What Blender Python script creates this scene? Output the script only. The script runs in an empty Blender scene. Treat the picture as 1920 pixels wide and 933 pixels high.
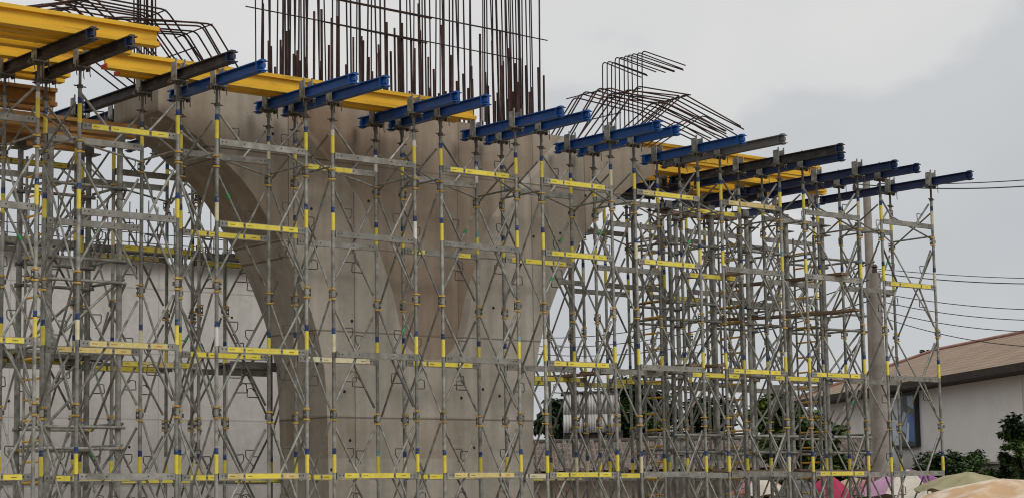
import bpy, bmesh, math, random
from mathutils import Vector, Matrix, Euler
from mathutils import noise as mnoise

R = random.Random(7)
scene = bpy.context.scene
rad = math.radians

# ------------------------------------------------------------------ camera
EYE = 1.6
F_PX, PITCH, ROLL = 3720.0, 7.371, -0.994
cam_d = bpy.data.cameras.new("camera")
cam_d.sensor_width = 36.0
cam_d.lens = F_PX / 1920.0 * 36.0
cam_d.clip_end = 3000.0
cam = bpy.data.objects.new("camera", cam_d)
scene.collection.objects.link(cam)
cam.matrix_world = (Matrix.Translation((0, 0, EYE)) @ Matrix.Rotation(rad(90 + PITCH), 4, 'X')
                    @ Matrix.Rotation(rad(ROLL), 4, 'Z'))
scene.camera = cam

# ------------------------------------------------------------------ overcast sky
SUN_EL, SUN_AZ = 46.0, 138.0          # azimuth clockwise from +Y
world = bpy.data.worlds.new("World")
scene.world = world
world.use_nodes = True
wn, wl = world.node_tree.nodes, world.node_tree.links
wn.clear()
w_out = wn.new("ShaderNodeOutputWorld")
w_bg = wn.new("ShaderNodeBackground")
w_bg.inputs["Strength"].default_value = 0.1
sky = wn.new("ShaderNodeTexSky")
sky.sky_type = 'NISHITA'
sky.sun_disc = False
sky.sun_elevation = rad(SUN_EL)
sky.sun_rotation = rad(SUN_AZ)
tc = wn.new("ShaderNodeTexCoord")
def wmath(op, x, y):
    k = wn.new("ShaderNodeMath"); k.operation = op
    for i, t in enumerate((x, y)):
        if isinstance(t, (int, float)): k.inputs[i].default_value = t
        else: wl.new(t, k.inputs[i])
    return k.outputs[0]
sep = wn.new("ShaderNodeSeparateXYZ"); wl.new(tc.outputs["Generated"], sep.inputs[0])
mp = wn.new("ShaderNodeMapping")
mp.inputs["Scale"].default_value = (1.0, 1.0, 1.7)
mp.inputs["Location"].default_value = (0.31, 0.0, 0.02)
wl.new(tc.outputs["Generated"], mp.inputs["Vector"])
cn = wn.new("ShaderNodeTexNoise")              # cloud bank outline
cn.inputs["Scale"].default_value = 7.0; cn.inputs["Detail"].default_value = 6.0; cn.inputs["Roughness"].default_value = 0.5
wl.new(mp.outputs[0], cn.inputs["Vector"])
cn2 = wn.new("ShaderNodeTexNoise")             # slow change of the overcast
cn2.inputs["Scale"].default_value = 2.3; cn2.inputs["Detail"].default_value = 3.0
wl.new(mp.outputs[0], cn2.inputs["Vector"])
hz = wmath('ADD', sep.outputs[2], wmath('ADD', wmath('MULTIPLY', wmath('SUBTRACT', cn.outputs["Fac"], 0.5), 0.30), wmath('MULTIPLY', wmath('SUBTRACT', cn2.outputs["Fac"], 0.5), 0.55)))
cr = wn.new("ShaderNodeValToRGB")
cr.color_ramp.elements[0].position = 0.02
cr.color_ramp.elements[0].color = (4.95, 5.15, 5.40, 1)
e_ = cr.color_ramp.elements.new(0.19); e_.color = (5.95, 6.08, 6.22, 1)
e_ = cr.color_ramp.elements.new(0.212); e_.color = (6.85, 6.87, 6.85, 1)
cr.color_ramp.elements[-1].position = 0.27
cr.color_ramp.elements[-1].color = (7.25, 7.20, 7.12, 1)
wl.new(hz, cr.inputs[0])
wm = wn.new("ShaderNodeMixRGB")
wm.inputs[0].default_value = 0.965
wl.new(sky.outputs[0], wm.inputs[1])
wl.new(cr.outputs[0], wm.inputs[2])
wl.new(wm.outputs[0], w_bg.inputs["Color"])
wl.new(w_bg.outputs[0], w_out.inputs["Surface"])

sun_d = bpy.data.lights.new("sun", 'SUN')
sun_d.energy = 1.3
sun_d.angle = rad(25)
sun_d.color = (1.0, 0.97, 0.93)
sun = bpy.data.objects.new("sun", sun_d)
scene.collection.objects.link(sun)
sd = Vector((math.sin(rad(SUN_AZ)) * math.cos(rad(SUN_EL)), math.cos(rad(SUN_AZ)) * math.cos(rad(SUN_EL)), math.sin(rad(SUN_EL))))
sun.rotation_euler = sd.to_track_quat('Z', 'Y').to_euler()

scene.render.filter_size = 1.1
scene.cycles.filter_width = 1.1
scene.view_settings.view_transform = 'Standard'
scene.view_settings.look = 'None'
scene.view_settings.exposure = 0.0
scene.view_settings.gamma = 1.0
scene.view_settings.use_curve_mapping = False

# ------------------------------------------------------------------ site frame
# u runs along the front of the pier (to the right and away), v runs into the site, z is height above eye level
TH = rad(50.2332)
PHI = math.pi / 2 - TH
UX = Vector((math.sin(TH), math.cos(TH), 0)); VX = Vector((-math.cos(TH), math.sin(TH), 0))
ORG = Vector((-4.1305, 27.516, 0))
def W(u, v, z):
    p = ORG + UX * u + VX * v
    return Vector((p.x, p.y, z + EYE))

# ------------------------------------------------------------------ material helpers
MATS = {}
def nodes_of(m):
    m.use_nodes = True
    nt = m.node_tree
    nt.nodes.clear()
    o = nt.nodes.new("ShaderNodeOutputMaterial")
    b = nt.nodes.new("ShaderNodeBsdfPrincipled")
    nt.links.new(b.outputs[0], o.inputs[0])
    return nt, b

def mat(name, c1, c2=None, rough=0.6, metal=0.0, scale=6.0, detail=4.0, lo=0.35, hi=0.65, bump=0.0, bscale=40.0,
        rnd=0.0, stain=None, stain_amt=0.0, stain_scale=3.0, stretch=(1, 1, 1), spec=0.4):
    m = bpy.data.materials.new(name)
    nt, b = nodes_of(m)
    n, l = nt.nodes, nt.links
    tco = n.new("ShaderNodeTexCoord")
    mapn = n.new("ShaderNodeMapping"); mapn.inputs["Scale"].default_value = stretch
    l.new(tco.outputs["Object"], mapn.inputs[0])
    oi = n.new("ShaderNodeObjectInfo")
    addv = n.new("ShaderNodeVectorMath"); addv.operation = 'ADD'
    mulr = n.new("ShaderNodeMath"); mulr.operation = 'MULTIPLY'; mulr.inputs[1].default_value = 37.0
    l.new(oi.outputs["Random"], mulr.inputs[0])
    l.new(mapn.outputs[0], addv.inputs[0]); l.new(mulr.outputs[0], addv.inputs[1])
    no = n.new("ShaderNodeTexNoise"); no.inputs["Scale"].default_value = scale; no.inputs["Detail"].default_value = detail
    l.new(addv.outputs[0], no.inputs["Vector"])
    ra = n.new("ShaderNodeValToRGB")
    ra.color_ramp.elements[0].position = lo; ra.color_ramp.elements[0].color = (*c1, 1)
    ra.color_ramp.elements[1].position = hi; ra.color_ramp.elements[1].color = (*(c2 or c1), 1)
    l.new(no.outputs["Fac"], ra.inputs[0])
    col = ra.outputs[0]
    if stain:
        n2 = n.new("ShaderNodeTexNoise"); n2.inputs["Scale"].default_value = stain_scale; n2.inputs["Detail"].default_value = 6
        n2.inputs["Roughness"].default_value = 0.65
        l.new(addv.outputs[0], n2.inputs["Vector"])
        r2 = n.new("ShaderNodeValToRGB"); r2.color_ramp.elements[0].position = 0.52; r2.color_ramp.elements[1].position = 0.68
        l.new(n2.outputs["Fac"], r2.inputs[0])
        mu = n.new("ShaderNodeMath"); mu.operation = 'MULTIPLY'; mu.inputs[1].default_value = stain_amt
        l.new(r2.outputs[0], mu.inputs[0])
        mx = n.new("ShaderNodeMixRGB"); mx.inputs[2].default_value = (*stain, 1)
        l.new(mu.outputs[0], mx.inputs[0]); l.new(col, mx.inputs[1]); col = mx.outputs[0]
    if rnd:
        mr = n.new("ShaderNodeMapRange"); mr.inputs["To Min"].default_value = 1 - rnd; mr.inputs["To Max"].default_value = 1 + rnd
        l.new(oi.outputs["Random"], mr.inputs["Value"])
        hs = n.new("ShaderNodeHueSaturation")
        l.new(mr.outputs[0], hs.inputs["Value"]); l.new(col, hs.inputs["Color"]); col = hs.outputs[0]
    l.new(col, b.inputs["Base Color"])
    b.inputs["Roughness"].default_value = rough
    b.inputs["Metallic"].default_value = metal
    b.inputs["Specular IOR Level"].default_value = spec
    if bump:
        n3 = n.new("ShaderNodeTexNoise"); n3.inputs["Scale"].default_value = bscale; n3.inputs["Detail"].default_value = 4
        l.new(addv.outputs[0], n3.inputs["Vector"])
        bp = n.new("ShaderNodeBump"); bp.inputs["Strength"].default_value = bump; bp.inputs["Distance"].default_value = 0.02
        l.new(n3.outputs["Fac"], bp.inputs["Height"]); l.new(bp.outputs[0], b.inputs["Normal"])
    MATS[name] = m
    return m

mat("steel", (0.185, 0.187, 0.165), (0.35, 0.352, 0.318), rough=0.55, metal=0.25, scale=9, rnd=0.28, stain=(0.095, 0.07, 0.048), stain_amt=0.6, stain_scale=6)
mat("steel_ledger", (0.20, 0.195, 0.172), (0.33, 0.325, 0.292), rough=0.6, metal=0.2, scale=7, rnd=0.2, stain=(0.12, 0.09, 0.06), stain_amt=0.35, stain_scale=4)
mat("steel_dark", (0.10, 0.10, 0.095), (0.20, 0.195, 0.18), rough=0.6, metal=0.25, scale=6, rnd=0.2, stain=(0.07, 0.05, 0.035), stain_amt=0.5)
mat("hole", (0.015, 0.013, 0.012))
mat("brass", (0.45, 0.27, 0.05), (0.62, 0.42, 0.10), rough=0.5, metal=0.35, scale=30, rnd=0.25)
mat("clip_steel", (0.06, 0.055, 0.05), (0.13, 0.12, 0.10), rough=0.6, metal=0.3, scale=30)
mat("sticker_yellow", (0.72, 0.60, 0.055), (0.80, 0.68, 0.11), rough=0.5, scale=10, rnd=0.08, stain=(0.45, 0.36, 0.10), stain_amt=0.5, stain_scale=9)
mat("sticker_faded", (0.60, 0.48, 0.16), (0.70, 0.60, 0.28), rough=0.6, scale=12, rnd=0.1, stain=(0.55, 0.30, 0.10), stain_amt=0.6, stain_scale=7)
mat("sticker_cream", (0.60, 0.56, 0.36), (0.68, 0.63, 0.42), rough=0.6, scale=10, rnd=0.1, stain=(0.35, 0.31, 0.2), stain_amt=0.5, stain_scale=9)
mat("sticker_white", (0.62, 0.62, 0.57), (0.72, 0.72, 0.68), rough=0.6, scale=10)
mat("sticker_blue", (0.012, 0.035, 0.12), (0.022, 0.055, 0.18), rough=0.5, scale=12, stain=(0.30, 0.31, 0.33), stain_amt=0.85, stain_scale=14)
mat("sticker_teal", (0.12, 0.28, 0.30), (0.25, 0.42, 0.42), rough=0.5, scale=12, stain=(0.4, 0.42, 0.4), stain_amt=0.7, stain_scale=14)
mat("print_dark", (0.20, 0.155, 0.02))
mat("print_red", (0.45, 0.11, 0.02))
mat("tape_green", (0.03, 0.22, 0.06), (0.05, 0.3, 0.1), rough=0.5)
mat("beam_blue", (0.008, 0.072, 0.275), (0.012, 0.096, 0.34), rough=0.42, scale=4, rnd=0.12, stain=(0.07, 0.085, 0.125), stain_amt=0.6, stain_scale=6)
mat("beam_navy", (0.009, 0.024, 0.085), (0.015, 0.036, 0.12), rough=0.5, scale=4, stain=(0.03, 0.033, 0.05), stain_amt=0.5, stain_scale=3)
mat("beam_black", (0.022, 0.021, 0.024), (0.05, 0.046, 0.045), rough=0.6, scale=5, stain=(0.16, 0.13, 0.11), stain_amt=0.35, stain_scale=5)
mat("beam_grey", (0.10, 0.10, 0.105), (0.20, 0.19, 0.185), rough=0.6, scale=4, stain=(0.05, 0.045, 0.05), stain_amt=0.6, stain_scale=4)
mat("beam_yellow", (0.69, 0.39, 0.014), (0.80, 0.48, 0.025), rough=0.5, scale=2.5, stretch=(0.35, 3, 3), rnd=0.06, stain=(0.30, 0.15, 0.02), stain_amt=0.7, stain_scale=4.0)
mat("beam_timber", (0.26, 0.12, 0.03), (0.40, 0.21, 0.05), rough=0.7, scale=3, stretch=(0.35, 3, 3), rnd=0.15, stain=(0.08, 0.05, 0.03), stain_amt=0.6, stain_scale=3)
mat("end_red", (0.45, 0.03, 0.02), (0.6, 0.05, 0.03), rough=0.6)
mat("rebar", (0.040, 0.020, 0.017), (0.085, 0.042, 0.032), rough=0.8, scale=6, rnd=0.3, spec=0.2)
mat("rebar_dark", (0.025, 0.020, 0.022), (0.05, 0.038, 0.035), rough=0.75, scale=6, rnd=0.3, spec=0.2)
mat("plank", (0.12, 0.078, 0.05), (0.22, 0.15, 0.098), rough=0.8, scale=4, stretch=(0.3, 5, 5), rnd=0.25, stain=(0.05, 0.035, 0.03), stain_amt=0.6)
mat("plank_pale", (0.30, 0.23, 0.15), (0.42, 0.33, 0.23), rough=0.8, scale=4, stretch=(0.3, 5, 5), rnd=0.2)
mat("rung_orange", (0.66, 0.34, 0.02), (0.76, 0.44, 0.04), rough=0.55, scale=9, rnd=0.15)
mat("ground", (0.20, 0.15, 0.11), (0.30, 0.24, 0.18), rough=0.95, scale=0.6, detail=8, bump=0.4, bscale=6)
mat("leaf_dark", (0.010, 0.022, 0.009), (0.030, 0.055, 0.018), rough=0.6, scale=1.2, detail=3, spec=0.25)
mat("leaf_mid", (0.025, 0.060, 0.016), (0.075, 0.13, 0.030), rough=0.55, scale=1.6, detail=3, spec=0.3)
mat("leaf_light", (0.050, 0.10, 0.018), (0.15, 0.21, 0.045), rough=0.5, scale=1.8, detail=3, spec=0.3)
mat("bark", (0.06, 0.045, 0.035), (0.12, 0.095, 0.075), rough=0.9, scale=5, bump=0.5, bscale=20)
mat("wall_white", (0.76, 0.735, 0.70), (0.82, 0.80, 0.775), rough=0.85, scale=0.5, detail=7, stain=(0.50, 0.46, 0.41), stain_amt=0.35, stain_scale=0.5, bump=0.1)
mat("soffit", (0.03, 0.024, 0.02), (0.05, 0.04, 0.033), rough=0.9)
mat("ridge_red", (0.30, 0.15, 0.12), (0.38, 0.2, 0.16), rough=0.8, scale=2)
mat("wall_tan", (0.24, 0.19, 0.15), (0.33, 0.27, 0.22), rough=0.9, scale=0.8, detail=7, stain=(0.14, 0.11, 0.09), stain_amt=0.5, stain_scale=0.6)
mat("wall_grey_block", (0.13, 0.115, 0.095), (0.22, 0.2, 0.17), rough=0.95, scale=1.4, detail=7)
mat("sheet_white", (0.46, 0.45, 0.44), (0.60, 0.59, 0.58), rough=0.6, scale=1.4, detail=6, stretch=(1, 1, 0.25), stain=(0.30, 0.27, 0.25), stain_amt=0.5, stain_scale=2.0)
mat("dark_store", (0.03, 0.028, 0.026), (0.06, 0.055, 0.05), rough=0.8)
mat("concrete_pole", (0.24, 0.215, 0.185), (0.33, 0.30, 0.265), rough=0.9, scale=3, detail=7, stain=(0.15, 0.13, 0.11), stain_amt=0.4, stain_scale=2.0, bump=0.2)
mat("cable", (0.03, 0.03, 0.032))
mat("cable_green", (0.05, 0.10, 0.075))
mat("insulator", (0.04, 0.022, 0.018), rough=0.3)
mat("rubber_white", (0.55, 0.55, 0.54))
mat("poster_frame", (0.03, 0.03, 0.035), rough=0.4)
mat("poster_pale", (0.52, 0.60, 0.66), (0.66, 0.72, 0.77), rough=0.4, scale=2)
mat("poster_blue", (0.05, 0.13, 0.36), (0.08, 0.19, 0.48), rough=0.4, scale=2)
mat("poster_sky", (0.30, 0.42, 0.55), (0.40, 0.52, 0.64), rough=0.4, scale=2)
mat("poster_dark", (0.035, 0.04, 0.05), (0.10, 0.11, 0.13), rough=0.4, scale=3)
for nm, a, b in (("cloth_cream", (0.54, 0.36, 0.21), (0.70, 0.60, 0.49)), ("cloth_olive", (0.32, 0.29, 0.17), (0.37, 0.34, 0.21)),
                 ("cloth_white", (0.60, 0.55, 0.47), (0.66, 0.61, 0.53)), ("cloth_purple", (0.22, 0.06, 0.24), (0.30, 0.10, 0.31)),
                 ("cloth_lilac", (0.50, 0.28, 0.42), (0.56, 0.34, 0.48)), ("cloth_pink", (0.52, 0.13, 0.19), (0.60, 0.20, 0.26)),
                 ("cloth_red", (0.38, 0.04, 0.09), (0.45, 0.06, 0.12)), ("cloth_grey", (0.12, 0.12, 0.125), (0.18, 0.18, 0.185)),
                 ("cloth_tan", (0.50, 0.37, 0.24), (0.56, 0.43, 0.30))):
    mat(nm, a, b, rough=0.85, scale=2.6, detail=8, spec=0.15, lo=0.42, hi=0.6, stain=tuple(x * 0.6 for x in a), stain_amt=0.4, stain_scale=4)

def tile_mat(name, c1, c2, sx, sy):
    m = bpy.data.materials.new(name); nt, b = nodes_of(m); n, l = nt.nodes, nt.links
    t = n.new("ShaderNodeTexCoord")
    br = n.new("ShaderNodeTexBrick"); br.inputs["Scale"].default_value = 1.0
    br.inputs["Color1"].default_value = (*c1, 1); br.inputs["Color2"].default_value = (*c2, 1); br.inputs["Mortar"].default_value = (c1[0] * .45, c1[1] * .45, c1[2] * .45, 1)
    br.inputs["Brick Width"].default_value = sx; br.inputs["Row Height"].default_value = sy; br.inputs["Mortar Size"].default_value = 0.02
    l.new(t.outputs["UV"], br.inputs["Vector"])
    no = n.new("ShaderNodeTexNoise"); no.inputs["Scale"].default_value = 0.7; no.inputs["Detail"].default_value = 6
    l.new(t.outputs["Object"], no.inputs["Vector"])
    hs = n.new("ShaderNodeHueSaturation"); mr = n.new("ShaderNodeMapRange"); mr.inputs["To Min"].default_value = 0.7; mr.inputs["To Max"].default_value = 1.3
    l.new(no.outputs["Fac"], mr.inputs["Value"]); l.new(mr.outputs[0], hs.inputs["Value"]); l.new(br.outputs["Color"], hs.inputs["Color"])
    l.new(hs.outputs[0], b.inputs["Base Color"]); b.inputs["Roughness"].default_value = 0.85
    MATS[name] = m
tile_mat("roof_brown", (0.27, 0.185, 0.125), (0.34, 0.24, 0.165), 0.3, 0.35)
tile_mat("roof_dark", (0.14, 0.105, 0.085), (0.20, 0.155, 0.125), 0.25, 0.35)

def concrete(name, brown, grey, panel_u, panel_z, z_off, u_off, line=0.35, tint=0.5, streak=0.5, lifts=None):
    """cast concrete: panel-to-panel tint left by the formwork, joint lines, pores and water runs"""
    m = bpy.data.materials.new(name); nt, b = nodes_of(m); n, l = nt.nodes, nt.links
    t = n.new("ShaderNodeTexCoord")
    sp = n.new("ShaderNodeSeparateXYZ"); l.new(t.outputs["Object"], sp.inputs[0])
    def M(op, a, bb=None, c=None):
        x = n.new("ShaderNodeMath"); x.operation = op
        for i, k in enumerate((a, bb, c)):
            if k is None: continue
            if isinstance(k, (int, float)): x.inputs[i].default_value = k
            else: l.new(k, x.inputs[i])
        return x.outputs[0]
    uu = M('DIVIDE', M('ADD', sp.outputs[0], u_off), panel_u)
    zz = M('DIVIDE', M('ADD', sp.outputs[2], z_off), panel_z)
    cell = n.new("ShaderNodeCombineXYZ"); l.new(M('FLOOR', uu), cell.inputs[0]); l.new(M('FLOOR', zz), cell.inputs[2])
    wn_ = n.new("ShaderNodeTexWhiteNoise"); wn_.noise_dimensions = '3D'; l.new(cell.outputs[0], wn_.inputs["Vector"])
    n1 = n.new("ShaderNodeTexNoise"); n1.inputs["Scale"].default_value = 0.55; n1.inputs["Detail"].default_value = 6; l.new(t.outputs["Object"], n1.inputs["Vector"])
    f = M('ADD', M('MULTIPLY', wn_.outputs["Value"], tint), M('MULTIPLY', M('SUBTRACT', n1.outputs["Fac"], 0.5), 2.4))
    f = M('ADD', f, (1 - tint) * 0.5)
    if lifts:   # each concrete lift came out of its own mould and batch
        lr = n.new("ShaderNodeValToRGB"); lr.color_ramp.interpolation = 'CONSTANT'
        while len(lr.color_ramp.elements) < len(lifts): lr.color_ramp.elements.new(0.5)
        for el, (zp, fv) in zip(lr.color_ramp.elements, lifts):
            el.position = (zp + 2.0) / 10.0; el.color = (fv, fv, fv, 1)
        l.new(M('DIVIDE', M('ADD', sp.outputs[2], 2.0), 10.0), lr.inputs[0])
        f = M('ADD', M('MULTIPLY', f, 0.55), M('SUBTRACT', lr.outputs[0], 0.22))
    rmp = n.new("ShaderNodeValToRGB"); rmp.color_ramp.elements[0].position = 0.15; rmp.color_ramp.elements[1].position = 0.85
    rmp.color_ramp.elements[0].color = (*brown, 1); rmp.color_ramp.elements[1].color = (*grey, 1); l.new(f, rmp.inputs[0])
    # water runs
    mpn = n.new("ShaderNodeMapping"); mpn.inputs["Scale"].default_value = (3.2, 3.2, 0.22); l.new(t.outputs["Object"], mpn.inputs[0])
    n2 = n.new("ShaderNodeTexNoise"); n2.inputs["Scale"].default_value = 1.6; n2.inputs["Detail"].default_value = 7; l.new(mpn.outputs[0], n2.inputs["Vector"])
    n3 = n.new("ShaderNodeTexNoise"); n3.inputs["Scale"].default_value = 5.0; n3.inputs["Detail"].default_value = 9; n3.inputs["Roughness"].default_value = 0.7; l.new(t.outputs["Object"], n3.inputs["Vector"])
    val = M('ADD', 1.0, M('ADD', M('MULTIPLY', M('SUBTRACT', n2.outputs["Fac"], 0.5), streak), M('MULTIPLY', M('SUBTRACT', n3.outputs["Fac"], 0.5), 0.55)))
    # joints
    def ln(x, w):
        fr = M('FRACT', x); d = M('MINIMUM', fr, M('SUBTRACT', 1.0, fr))
        return M('LESS_THAN', d, w)
    j = M('MAXIMUM', ln(uu, 0.009 / panel_u), ln(zz, 0.013 / panel_z))
    val = M('MULTIPLY', val, M('SUBTRACT', 1.0, M('MULTIPLY', j, line)))
    # pores
    vo = n.new("ShaderNodeTexVoronoi"); vo.inputs["Scale"].default_value = 9.0; l.new(t.outputs["Object"], vo.inputs["Vector"])
    pore = M('LESS_THAN', vo.outputs["Distance"], 0.075)
    val = M('MULTIPLY', val, M('SUBTRACT', 1.0, M('MULTIPLY', pore, 0.45)))
    hs = n.new("ShaderNodeHueSaturation"); l.new(val, hs.inputs["Value"]); l.new(rmp.outputs[0], hs.inputs["Color"])
    l.new(hs.outputs[0], b.inputs["Base Color"])
    b.inputs["Roughness"].default_value = 0.85; b.inputs["Specular IOR Level"].default_value = 0.25
    bp = n.new("ShaderNodeBump"); bp.inputs["Strength"].default_value = 0.35; bp.inputs["Distance"].default_value = 0.012
    l.new(M('SUBTRACT', n3.outputs["Fac"], M('MULTIPLY', j, 0.6)), bp.inputs["Height"]); l.new(bp.outputs[0], b.inputs["Normal"])
    MATS[name] = m
concrete("pier_concrete", (0.238, 0.182, 0.124), (0.405, 0.372, 0.318), 1.22, 1.33, -0.07, 0.26, line=0.5, streak=0.75, lifts=[(-2.0, 0.92), (0.74, 0.66), (1.40, 1.0), (2.73, 0.86), (4.06, 0.52), (5.39, 0.38)])
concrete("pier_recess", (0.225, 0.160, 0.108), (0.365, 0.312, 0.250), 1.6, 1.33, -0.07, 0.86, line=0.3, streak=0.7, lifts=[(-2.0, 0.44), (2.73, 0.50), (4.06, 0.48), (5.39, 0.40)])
concrete("far_pier_concrete", (0.59, 0.57, 0.535), (0.66, 0.645, 0.615), 1.5, 1.22, 0.35, 0.3, line=0.25, tint=0.4, streak=0.3)

# ------------------------------------------------------------------ mesh helpers
COL = scene.collection
class MB:
    """collects shapes for one mesh"""
    def __init__(s): s.v = []; s.f = []; s.m = []; s.sm = []
    def add(s, vs, fs, mi=0, smooth=False):
        o = len(s.v); s.v += [tuple(p) for p in vs]
        for q in fs: s.f.append(tuple(i + o for i in q)); s.m.append(mi); s.sm.append(smooth)
    def box(s, x0, x1, y0, y1, z0, z1, mi=0):
        s.add([(x0, y0, z0), (x1, y0, z0), (x1, y1, z0), (x0, y1, z0), (x0, y0, z1), (x1, y0, z1), (x1, y1, z1), (x0, y1, z1)],
              [(3, 2, 1, 0), (4, 5, 6, 7), (0, 1, 5, 4), (1, 2, 6, 5), (2, 3, 7, 6), (3, 0, 4, 7)], mi)
    def tube(s, a, b, r, n=8, r2=None, mi=0, cap=True):
        a = Vector(a); b = Vector(b); d = b - a
        q = d.to_track_quat('Z', 'Y'); r2 = r if r2 is None else r2
        vs = []
        for p, rr in ((a, r), (b, r2)):
            for k in range(n):
                t = 2 * math.pi * k / n
                vs.append(p + q @ Vector((rr * math.cos(t), rr * math.sin(t), 0)))
        s.add(vs, [(k, (k + 1) % n, n + (k + 1) % n, n + k) for k in range(n)], mi, True)
        if cap: s.add(vs, [tuple(range(n - 1, -1, -1)), tuple(range(n, 2 * n))], mi)
    def path(s, pts, r, n=6, mi=0):
        pts = [Vector(p) for p in pts]; vs = []
        ref = None
        for i, p in enumerate(pts):
            d = (pts[min(i + 1, len(pts) - 1)] - pts[max(i - 1, 0)]).normalized()
            if ref is None: ref = d.orthogonal().normalized()
            x = (ref - d * ref.dot(d)).normalized(); ref = x; y = d.cross(x)
            for k in range(n):
                t = 2 * math.pi * k / n
                vs.append(p + x * (r * math.cos(t)) + y * (r * math.sin(t)))
        fs = [(i * n + k, i * n + (k + 1) % n, (i + 1) * n + (k + 1) % n, (i + 1) * n + k) for i in range(len(pts) - 1) for k in range(n)]
        s.add(vs, fs, mi, True)
        s.add(vs, [tuple(range(n - 1, -1, -1)), tuple(range(len(vs) - n, len(vs)))], mi)
    def mesh(s, name, mats):
        me = bpy.data.meshes.new(name)
        me.from_pydata(s.v, [], s.f)
        for k in mats: me.materials.append(MATS[k])
        me.polygons.foreach_set("material_index", s.m)
        me.polygons.foreach_set("use_smooth", s.sm)
        me.update()
        return me

def obj(name, me, parent=None, M4=None):
    o = bpy.data.objects.new(name, me)
    COL.objects.link(o)
    if parent is not None: o.parent = parent
    if M4 is not None: o.matrix_local = M4
    return o
def tag(o, label=None, cat=None, group=None, kind=None):
    if label: o["label"] = label
    if cat: o["category"] = cat
    if group: o["group"] = group
    if kind or label: o["kind"] = kind or "thing"
    return o
def empty(name, loc, rz=0.0):
    o = bpy.data.objects.new(name, None); COL.objects.link(o)
    o.empty_display_size = 0.2
    o.location = loc; o.rotation_euler = (0, 0, rz)
    return o
def site_empty(name, u, v, z=-EYE): return empty(name, W(u, v, z), PHI)
def site_mesh(name, mb, mats, u=0, v=0, z=0, parent=None):
    o = obj(name, mb.mesh(name, mats)); o.location = W(u, v, z); o.rotation_euler = (0, 0, PHI)
    return o

CACHE = {}
def tube_mesh(name, r, L, m, n=8):
    k = ("tube", name, round(r, 4), round(L, 3), m, n)
    if k not in CACHE:
        b = MB(); b.tube((0, 0, 0), (0, 0, L), r, n); CACHE[k] = b.mesh(name, [m])
    return CACHE[k]
LASTM = [None]
def bar(name, a, b, r, m, parent, n=8):
    a = Vector(a); b = Vector(b); d = b - a
    M4 = Matrix.Translation(a) @ d.to_track_quat('Z', 'Y').to_matrix().to_4x4()
    o = obj(name, tube_mesh(name, r, d.length, m, n), parent, M4)
    LASTM[0] = M4
    return o
def cached(key, fn):
    if key not in CACHE: CACHE[key] = fn()
    return CACHE[key]
def T(x, y, z): return Matrix.Translation((x, y, z))

# ------------------------------------------------------------------ ground
g = MB(); g.add([(-900, -300, 0), (900, -300, 0), (900, 1500, 0), (-900, 1500, 0)], [(0, 1, 2, 3)])
tag(obj("ground", g.mesh("ground", ["ground"])), kind="structure")

# ------------------------------------------------------------------ the pier
PC = 4.95; PV0, PV1 = 1.5, 2.84; PTOP = 6.30
OUT = [(-1.6, 2.05), (0.4, 2.05), (1.3, 2.07), (1.8, 2.09), (2.13, 2.12), (2.63, 2.23), (3.0, 2.36), (3.27, 2.48), (3.6, 2.64), (3.88, 2.80), (4.3, 3.08), (4.73, 3.40),
       (4.99, 3.65), (5.23, 3.96), (5.53, 4.40), (5.70, 4.74), (5.84, 5.03), (5.88, 5.04), (6.30, 5.04)]
TON = [(2.33, 0.0), (2.335, 0.12), (2.36, 0.25), (2.45, 0.42), (2.55, 0.54), (2.75, 0.63), (2.98, 0.70), (3.39, 0.80), (4.01, 1.06), (4.4, 1.21), (4.78, 1.42), (5.14, 1.76), (5.6, 2.25), (6.30, 3.02)]
def lerp(tab, z):
    if z <= tab[0][0]: return tab[0][1]
    for (a, x), (b, y) in zip(tab, tab[1:]):
        if z <= b: return x + (y - x) * (z - a) / (b - a) if b > a else y
    return tab[-1][1]
zs = sorted(set([z for z, _ in OUT] + [z for z, _ in TON] + [-1.6 + 0.2 * k for k in range(40) if -1.6 + 0.2 * k < 6.3] + [2.30, 2.40, 2.50, 2.62, 2.69, 2.85, 3.1]))
pb = MB(); rows = []
NI = 8
for z in zs:
    ho = lerp(OUT, z); t = lerp(TON, z) if z >= 2.33 else 0.0
    dep = min(0.10, t * 0.4) * (1.0 if z < 4.6 else max(0.35, 1 - (z - 4.6) * 0.5))
    rim = min(0.07, t * 0.4) if z < 4.2 else 0.07 + 0.08 * min(1, (z - 4.2) / 1.2)
    xs = [(-ho, 0)] + [(-ho + (ho - t) * k / 4, 0) for k in (1, 2, 3)] + [(-t, 0), (-t + rim, dep)]
    xs += [(-(t - rim) + 2 * (t - rim) * k / NI, dep) for k in range(1, NI)]
    xs += [(t - rim, dep), (t, 0)] + [(t + (ho - t) * k / 4, 0) for k in (1, 2, 3)] + [(ho, 0)]
    top = 0.03 * (mnoise.noise(Vector((z, 0, 0)))) if False else 0
    rows.append([(PC + x, PV0 + d, z) for x, d in xs])
nc = len(rows[0]); vs = [p for r in rows for p in r]
base = len(vs)
vs += [(PC + s * lerp(OUT, z), PV1, z) for z in zs for s in (-1, 1)]
fs, ms = [], []
for i in range(len(zs) - 1):
    for k in range(nc - 1):
        fs.append((i * nc + k, i * nc + k + 1, (i + 1) * nc + k + 1, (i + 1) * nc + k))
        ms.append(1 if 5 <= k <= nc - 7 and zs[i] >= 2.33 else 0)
    fs.append((base + 2 * i, i * nc, (i + 1) * nc, base + 2 * i + 2)); ms.append(0)
    fs.append((i * nc + nc - 1, base + 2 * i + 1, base + 2 * i + 3, (i + 1) * nc + nc - 1)); ms.append(0)
    fs.append((base + 2 * i + 1, base + 2 * i, base + 2 * i + 2, base + 2 * i + 3)); ms.append(0)
n_ = len(zs) - 1
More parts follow.
